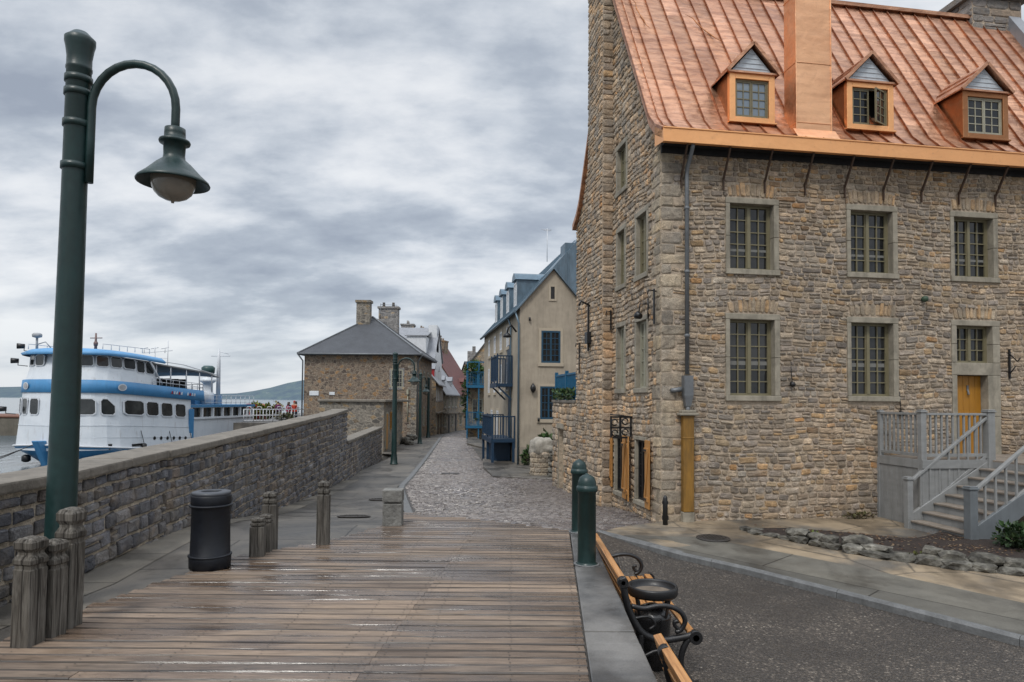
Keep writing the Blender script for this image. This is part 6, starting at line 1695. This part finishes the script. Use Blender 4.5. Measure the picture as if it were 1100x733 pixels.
m = MB(); m.lathe([(.55,1.1),(.5,2.2),(.42,2.3),(.40,3.1),(.62,3.25),(.64,3.45),(.40,3.55),(.36,3.9),(.5,4.0)],(1.3,16.4,0),16); fn = m.build('ventilator', M['boat_white'], FB)
m = MB(); m.lathe([(.35,3.95),(.52,4.05),(.55,4.5),(.35,4.68),(0,4.7)],(1.3,16.4,0),16); m.build('ventilator_cowl', paint('dark_teal',(.02,.06,.06),.4), fn)
m = MB(); m.tube([(1.9,17.0,1.1),(1.9,17.0,5.0),(1.9,17.0,6.3)],[.2,.15,.06],8); m.tube([(1.2,17,5.6),(2.9,17,5.6)],.04,5); m.tube([(1.9,17,6.0),(2.6,17.3,5.8)],.03,5); m.build('mast', M['rail'], FB)
m = MB(); m.tube([(.9,3.2,5.05),(.9,3.2,6.3)],[.10,.05],8); m.tube([(.5,3.2,5.95),(1.35,3.2,5.95)],.035,5); m.lathe([(.12,5.4),(.14,5.6),(.1,5.7)],(.9,3.2,0),8); m.build('mast', paint('mast_brown',(.16,.10,.09),.6), FB)
m = MB(); m.tube([(-.7,2.2,5.05),(-.7,2.2,7.2)],.018,5); m.build('whip_aerial', M['rail'], FB); m = MB(); m.tube([(2.2,9.2,4.2),(2.2,9.2,4.9),(.4,10.4,5.0)],.03,5); m.tube([(2.2,9.2,4.2),(2.2,9.2,6.3)],.03,5); m.tube([(.4,10.4,4.0),(.4,10.4,5.9)],.035,5); m.tube([(-.6,10.4,5.4),(1.8,10.4,5.6)],.03,5)
for x in (-.5,.35,1.2): m.tube([(x-.3,10.4,5.75),(x+.3,10.4,5.85)],.035,5); m.tube([(x,10.4,5.4),(x,10.4,5.8)],.03,5)
m.build('aerials', M['rail'], FB)
m = MB(); m.tube([(-2.35,2.0,5.0),(-2.35,2.0,5.9)],.07,8); m.lathe([(.05,5.85),(.28,5.92),(.30,6.1),(.2,6.2),(0,6.22)],(-2.35,2.0,0),14); m.tube([(-2.35,2.0,5.4),(-1.9,2.2,5.6),(-1.6,2.3,5.2)],.04,5); m.build('radar', paint('radar_grey',(.32,.33,.34),.5), FB)
for p in ((-2.95,1.6,5.25),(-3.35,1.6,4.25),(-3.75,1.2,.95)):
    m = MB(); x, y, z = p; m.tube([(x+.1,y,z),(x-.25,y-.25,z)],[.16,.2],10); m.tube([(x+.05,y,z),(x+.05,y,z-.3),(x+.5,y+.3,z-.35)],.03,5); m.build('search_light', M['iron'], FB)
m = MB(); m.lathe([(.12,-.25),(.26,-.15),(.26,.15),(.12,.25)],(-1.9,.9,-2.35),12); m.build('fender', M['iron'], FB)
for a, b in (((-.2,-.5,-1.3),(-6,-3.0,-2.75)),((-1.6,.9,-1.45),(-4.5,-3.5,-2.75)),):
    m = MB(); m.tube([Vector(a).lerp(Vector(b), k/8) + Vector((0,0,-.5*sin(pi*k/8))) for k in range(9)], .03, 5); m.build('mooring_rope', M['iron'], FB)

# quay head on the left, with rusty top
PR = thing('quay_pier', 'brown concrete pier end with rusty top rising from the water behind the ferry', 'pier', (-62, 80, 0))
m = MB(); m.box(-6,6.4,-1,8,-4,-.75); m.build('pier_body', M['pier'], PR, bevel=.1); m = MB(); m.box(-6.1,6.5,-1.1,8.1,-.745,-.45); m.build('cap', M['rust'], PR, bevel=.1)

# things on the far quay: railing, planting, kiosk, people
QZ = -.30
m = MB(); m.box(-23.7,-12.4,57.2,110,-5,QZ); m.box(-31,-23.701,65.4,110,-5,QZ-.004); structure(m.build('quay', M['walk']))
FN = thing('gangway_fence', 'white railing panels along the quay behind the ferry stern', 'fence', (0,0,0))
m = MB(); a, b = Vector((-23.4,58.6,QZ)), Vector((-18.9,61.0,QZ))
for k in range(20):
    p = a.lerp(b, k/19); m.tube([p, p+Vector((0,0,1.15))], .045 if k % 3 == 0 else .025, 5)
for h in (.15,.6,1.12): m.tube([a+Vector((0,0,h)), b+Vector((0,0,h))], .04, 5)
for k in range(6):
    p = a.lerp(b,(k+.5)/6); m.tube([p+Vector((-.25,0,1.12)), p+Vector((-.15,0,1.35)), p+Vector((.15,0,1.35)), p+Vector((.25,0,1.12))], .03, 5)
m.build('railing', M['rail'], FN)
K = thing('red_kiosk', 'small red tented stall on the quay beside the yellow-green hedge', 'stall', (-26.0,68,QZ)); m = MB(); m.box(-.9,.9,-.8,.8,0,1.0); m.build('counter', M['red'], K); m = MB(); m.prism([(-1.05,-.95,1.02),(1.05,-.95,1.02),(.5,-.95,1.55),(-.5,-.95,1.55)],(0,1.9,0)); m.build('tent_top', M['red'], K)
for i, (x, cols, lab) in enumerate(((-25.3,[(.16,.20,.03),(.22,.24,.04),(.07,.10,.02)],'yellow-green clipped bush left of the planted row on the quay'),(-24.4,[(.15,.18,.03),(.08,.10,.02)],'middle yellow-green bush of the planted row on the quay'),(-23.5,[(.22,.17,.04),(.12,.10,.03)],'orange-tinged bush at the right of the planted row on the quay'))):
    shrub('quay_bush', lab, (x,67,QZ), .75,.7,.95, 240, .3, 40+i, cols, 'bush', 'bushes planted on the quay')
def person(x, y, h, coat, legs, label, turn=0, hair=(.03,.02,.015), z=QZ):
    me = bpy.data.meshes.new('person'); s = h/1.75
    V = [(0,0,.95),(0,0,1.15),(0,0,1.38),(0,.0,1.50),(0,-.01,1.58),(0,-.02,1.68),(.09,0,.90),(.10,.02,.50),(.10,0,.08),(.10,-.14,.03),(-.09,0,.90),(-.11,-.04,.50),(-.12,.03,.08),(-.12,-.11,.03),(.19,0,1.40),(.25,.02,1.12),(.24,-.08,.88),(.24,-.1,.80),(-.19,0,1.40),(-.26,0,1.12),(-.22,-.14,.92),(-.2,-.18,.86)]
    E = [(0,1),(1,2),(2,3),(3,4),(4,5),(0,6),(6,7),(7,8),(8,9),(0,10),(10,11),(11,12),(12,13),(2,14),(14,15),(15,16),(16,17),(2,18),(18,19),(19,20),(20,21)]
    RD = [.15,.145,.16,.062,.085,.095,.10,.07,.05,.04,.10,.07,.05,.04,.075,.055,.045,.04,.075,.055,.045,.04]
    me.from_pydata([tuple(c*s for c in v) for v in V], E, []); o = bpy.data.objects.new('person', me); COL.objects.link(o)
    sk = o.modifiers.new('skin','SKIN'); sk.use_smooth_shade = True
    for v, r_ in zip(me.skin_vertices[0].data, RD): v.radius = (r_*s, r_*s*(.8 if r_ > .12 else 1))
    me.skin_vertices[0].data[0].use_root = True
    sb = o.modifiers.new('smooth','SUBSURF'); sb.levels = 1; sb.render_levels = 1
    me.materials.append(person_mat('clothes', coat, legs)); o.location = (x, y, z); o.rotation_euler = (0,0,turn)
    tag(o, label, 'person', 'visitors on the quay')
    hm = MB(); hm.lathe([(.0,1.80*s),(.06*s,1.785*s),(.098*s,1.73*s),(.105*s,1.68*s),(.095*s,1.62*s),(.06*s,1.6*s)],(0,.012,0),12); hm.build('hair', paint('hair_'+str(round(hair[0],3)), hair, .8), o)
    return o
person(-23.15,66.5,1.75,(.12,.03,.10),(.03,.03,.05),'person in a dull purple coat standing right of the quay bushes',.4)
person(-22.5,67.5,1.7,(.35,.20,.25),(.02,.02,.03),'person in a pale pink top on the quay',-.5,(.10,.05,.02))
person(-21.9,66,1.72,(.03,.04,.09),(.03,.03,.03),'person in a navy jacket on the quay',.9)
person(-22.0,68.5,1.78,(.10,.10,.11),(.02,.02,.02),'person in a grey jacket on the quay',2.)
person(-20.1,62,1.86,(.42,.05,.03),(.04,.04,.06),'person in a bright red coat near the slate-roofed house',-.2,(.36,.045,.03))
person(-20.9,65,1.7,(.30,.31,.32),(.02,.03,.05),'person in a pale top next to the red coat',.3)
person(-20.5,61.5,1.6,(.35,.04,.10),(.05,.02,.03),'person in a crimson jacket leaning by the quay wall',1.2)
shrub('quay_hedge', 'dull green low planting at the foot of the quay crowd', (-20.3,60.2,QZ), 1.0,.5,.4, 200, .25, 60, [(.07,.085,.035),(.12,.11,.06)], 'hedge')
# ------------------------------------------------------------------ sky, sun, camera
SUN_EL, SUN_AZ = radians(52), radians(205)      # behind the camera, a little to the left (azimuth from +Y clockwise)
w = bpy.data.worlds.new('World'); S.world = w; w.use_nodes = True
nt = w.node_tree; nt.nodes.clear(); N = nt.nodes.new; Lk = nt.links.new
out = N('ShaderNodeOutputWorld'); bg = N('ShaderNodeBackground'); Lk(bg.outputs[0], out.inputs[0])
sky = N('ShaderNodeTexSky'); sky.sky_type = 'NISHITA'; sky.sun_disc = False; sky.sun_elevation = SUN_EL; sky.sun_rotation = SUN_AZ
tc = N('ShaderNodeTexCoord'); sp = N('ShaderNodeSeparateXYZ'); Lk(tc.outputs['Generated'], sp.inputs[0])
def mth(op, a, b=0., c=None):
    x = N('ShaderNodeMath'); x.operation = op
    for i, v in enumerate((a, b) if c is None else (a, b, c)):
        if hasattr(v, 'links'): Lk(v, x.inputs[i])
        else: x.inputs[i].default_value = v
    return x.outputs[0]
def mrng(v, a, b, c, d, sm=True):
    x = N('ShaderNodeMapRange'); x.interpolation_type = 'SMOOTHSTEP' if sm else 'LINEAR'; Lk(v, x.inputs[0])
    for i, q in enumerate((a, b, c, d)): x.inputs[i+1].default_value = q
    return x.outputs[0]
zz = mth('ADD', mth('MAXIMUM', sp.outputs[2], 0.), .30)
cb = N('ShaderNodeCombineXYZ'); Lk(mth('DIVIDE', sp.outputs[0], zz), cb.inputs[0]); Lk(mth('DIVIDE', sp.outputs[1], zz), cb.inputs[1])
def cl(scale, detail, rough, dist, off, st=(1,1,1)):
    mp = N('ShaderNodeMapping'); Lk(cb.outputs[0], mp.inputs[0]); mp.inputs['Location'].default_value = off; mp.inputs['Scale'].default_value = st
    n = N('ShaderNodeTexNoise'); Lk(mp.outputs[0], n.inputs['Vector']); n.inputs['Scale'].default_value = scale; n.inputs['Detail'].default_value = detail
    n.inputs['Roughness'].default_value = rough; n.inputs['Distortion'].default_value = dist; return n.outputs['Fac']
big = cl(.95, 4, .5, .1, (SKX, SKY_, 0), (.85,1.1,1)); med = cl(2.9, 9, .55, .08, (2.1, 8.4, 0), (.8,1.2,1)); fine = cl(11, 6, .62, .1, (5, 1, 0), (.8,1.2,1))
f = mth('ADD', mth('MULTIPLY', big, .47), mth('ADD', mth('MULTIPLY', med, .47), mth('MULTIPLY', fine, .06)))
f = mth('ADD', f, mrng(sp.outputs[2], .05, .5, .035, -.02))
rp_ = N('ShaderNodeValToRGB'); Lk(f, rp_.inputs[0]); e = rp_.color_ramp.elements
for i, (p, c) in enumerate([(.385,(.32,.36,.43)),(.445,(.43,.475,.54)),(.485,(.575,.615,.67)),(.53,(.73,.755,.79)),(.60,(.88,.89,.90))]):
    if i >= 2 and len(e) <= i: e.new(p)
    e[i].position = p; e[i].color = (*c, 1)
# haze band near the horizon, overhead gain added above view to light walls
hz = mrng(sp.outputs[2], 0, .16, .55, 0)
mx = N('ShaderNodeMix'); mx.data_type = 'RGBA'; Lk(hz, mx.inputs[0]); Lk(rp_.outputs[0], mx.inputs[6]); mx.inputs[7].default_value = (.60,.65,.71,1)
gain = mrng(sp.outputs[2], .50, .95, 1.0, ZEN)
vs = N('ShaderNodeVectorMath'); vs.operation = 'SCALE'; Lk(mx.outputs[2], vs.inputs[0]); Lk(gain, vs.inputs['Scale'])
sk2 = N('ShaderNodeVectorMath'); sk2.operation = 'SCALE'; Lk(sky.outputs[0], sk2.inputs[0]); sk2.inputs['Scale'].default_value = .012
ad = N('ShaderNodeVectorMath'); ad.operation = 'ADD'; Lk(vs.outputs[0], ad.inputs[0]); Lk(sk2.outputs[0], ad.inputs[1])
dv = N('ShaderNodeVectorMath'); dv.operation = 'SCALE'; Lk(ad.outputs[0], dv.inputs[0]); dv.inputs['Scale'].default_value = 1/.12
Lk(dv.outputs[0], bg.inputs[0]); bg.inputs[1].default_value = .12

sl = bpy.data.lights.new('sun', 'SUN'); sl.energy = SUNE; sl.angle = radians(14); sl.color = (1, .955, .89)
so_ = bpy.data.objects.new('sun', sl); COL.objects.link(so_)
d = Vector((sin(SUN_AZ)*cos(SUN_EL), cos(SUN_AZ)*cos(SUN_EL), sin(SUN_EL)))
so_.rotation_euler = d.to_track_quat('Z', 'Y').to_euler()

cam = bpy.data.cameras.new('camera'); co = bpy.data.objects.new('camera', cam); COL.objects.link(co); S.camera = co
cam.sensor_width = 36; cam.lens = 720/1100*36; cam.shift_y = .0349; cam.clip_start = .05; cam.clip_end = 20000
co.matrix_world = Matrix.Translation((0,0,1.8)) @ Matrix.Rotation(radians(92), 4, 'X') @ Matrix.Rotation(radians(.43), 4, 'Z')
S.view_settings.view_transform = 'Standard'; S.view_settings.look = 'None'; S.view_settings.exposure = 0; S.view_settings.gamma = 1
S.render.engine = 'CYCLES'
try: S.cycles.use_denoising = True
except Exception: pass
S.cycles.max_bounces = 6; S.cycles.diffuse_bounces = 3; S.cycles.glossy_bounces = 3; S.cycles.transmission_bounces = 2
S.render.resolution_x = 1024; S.render.resolution_y = 682
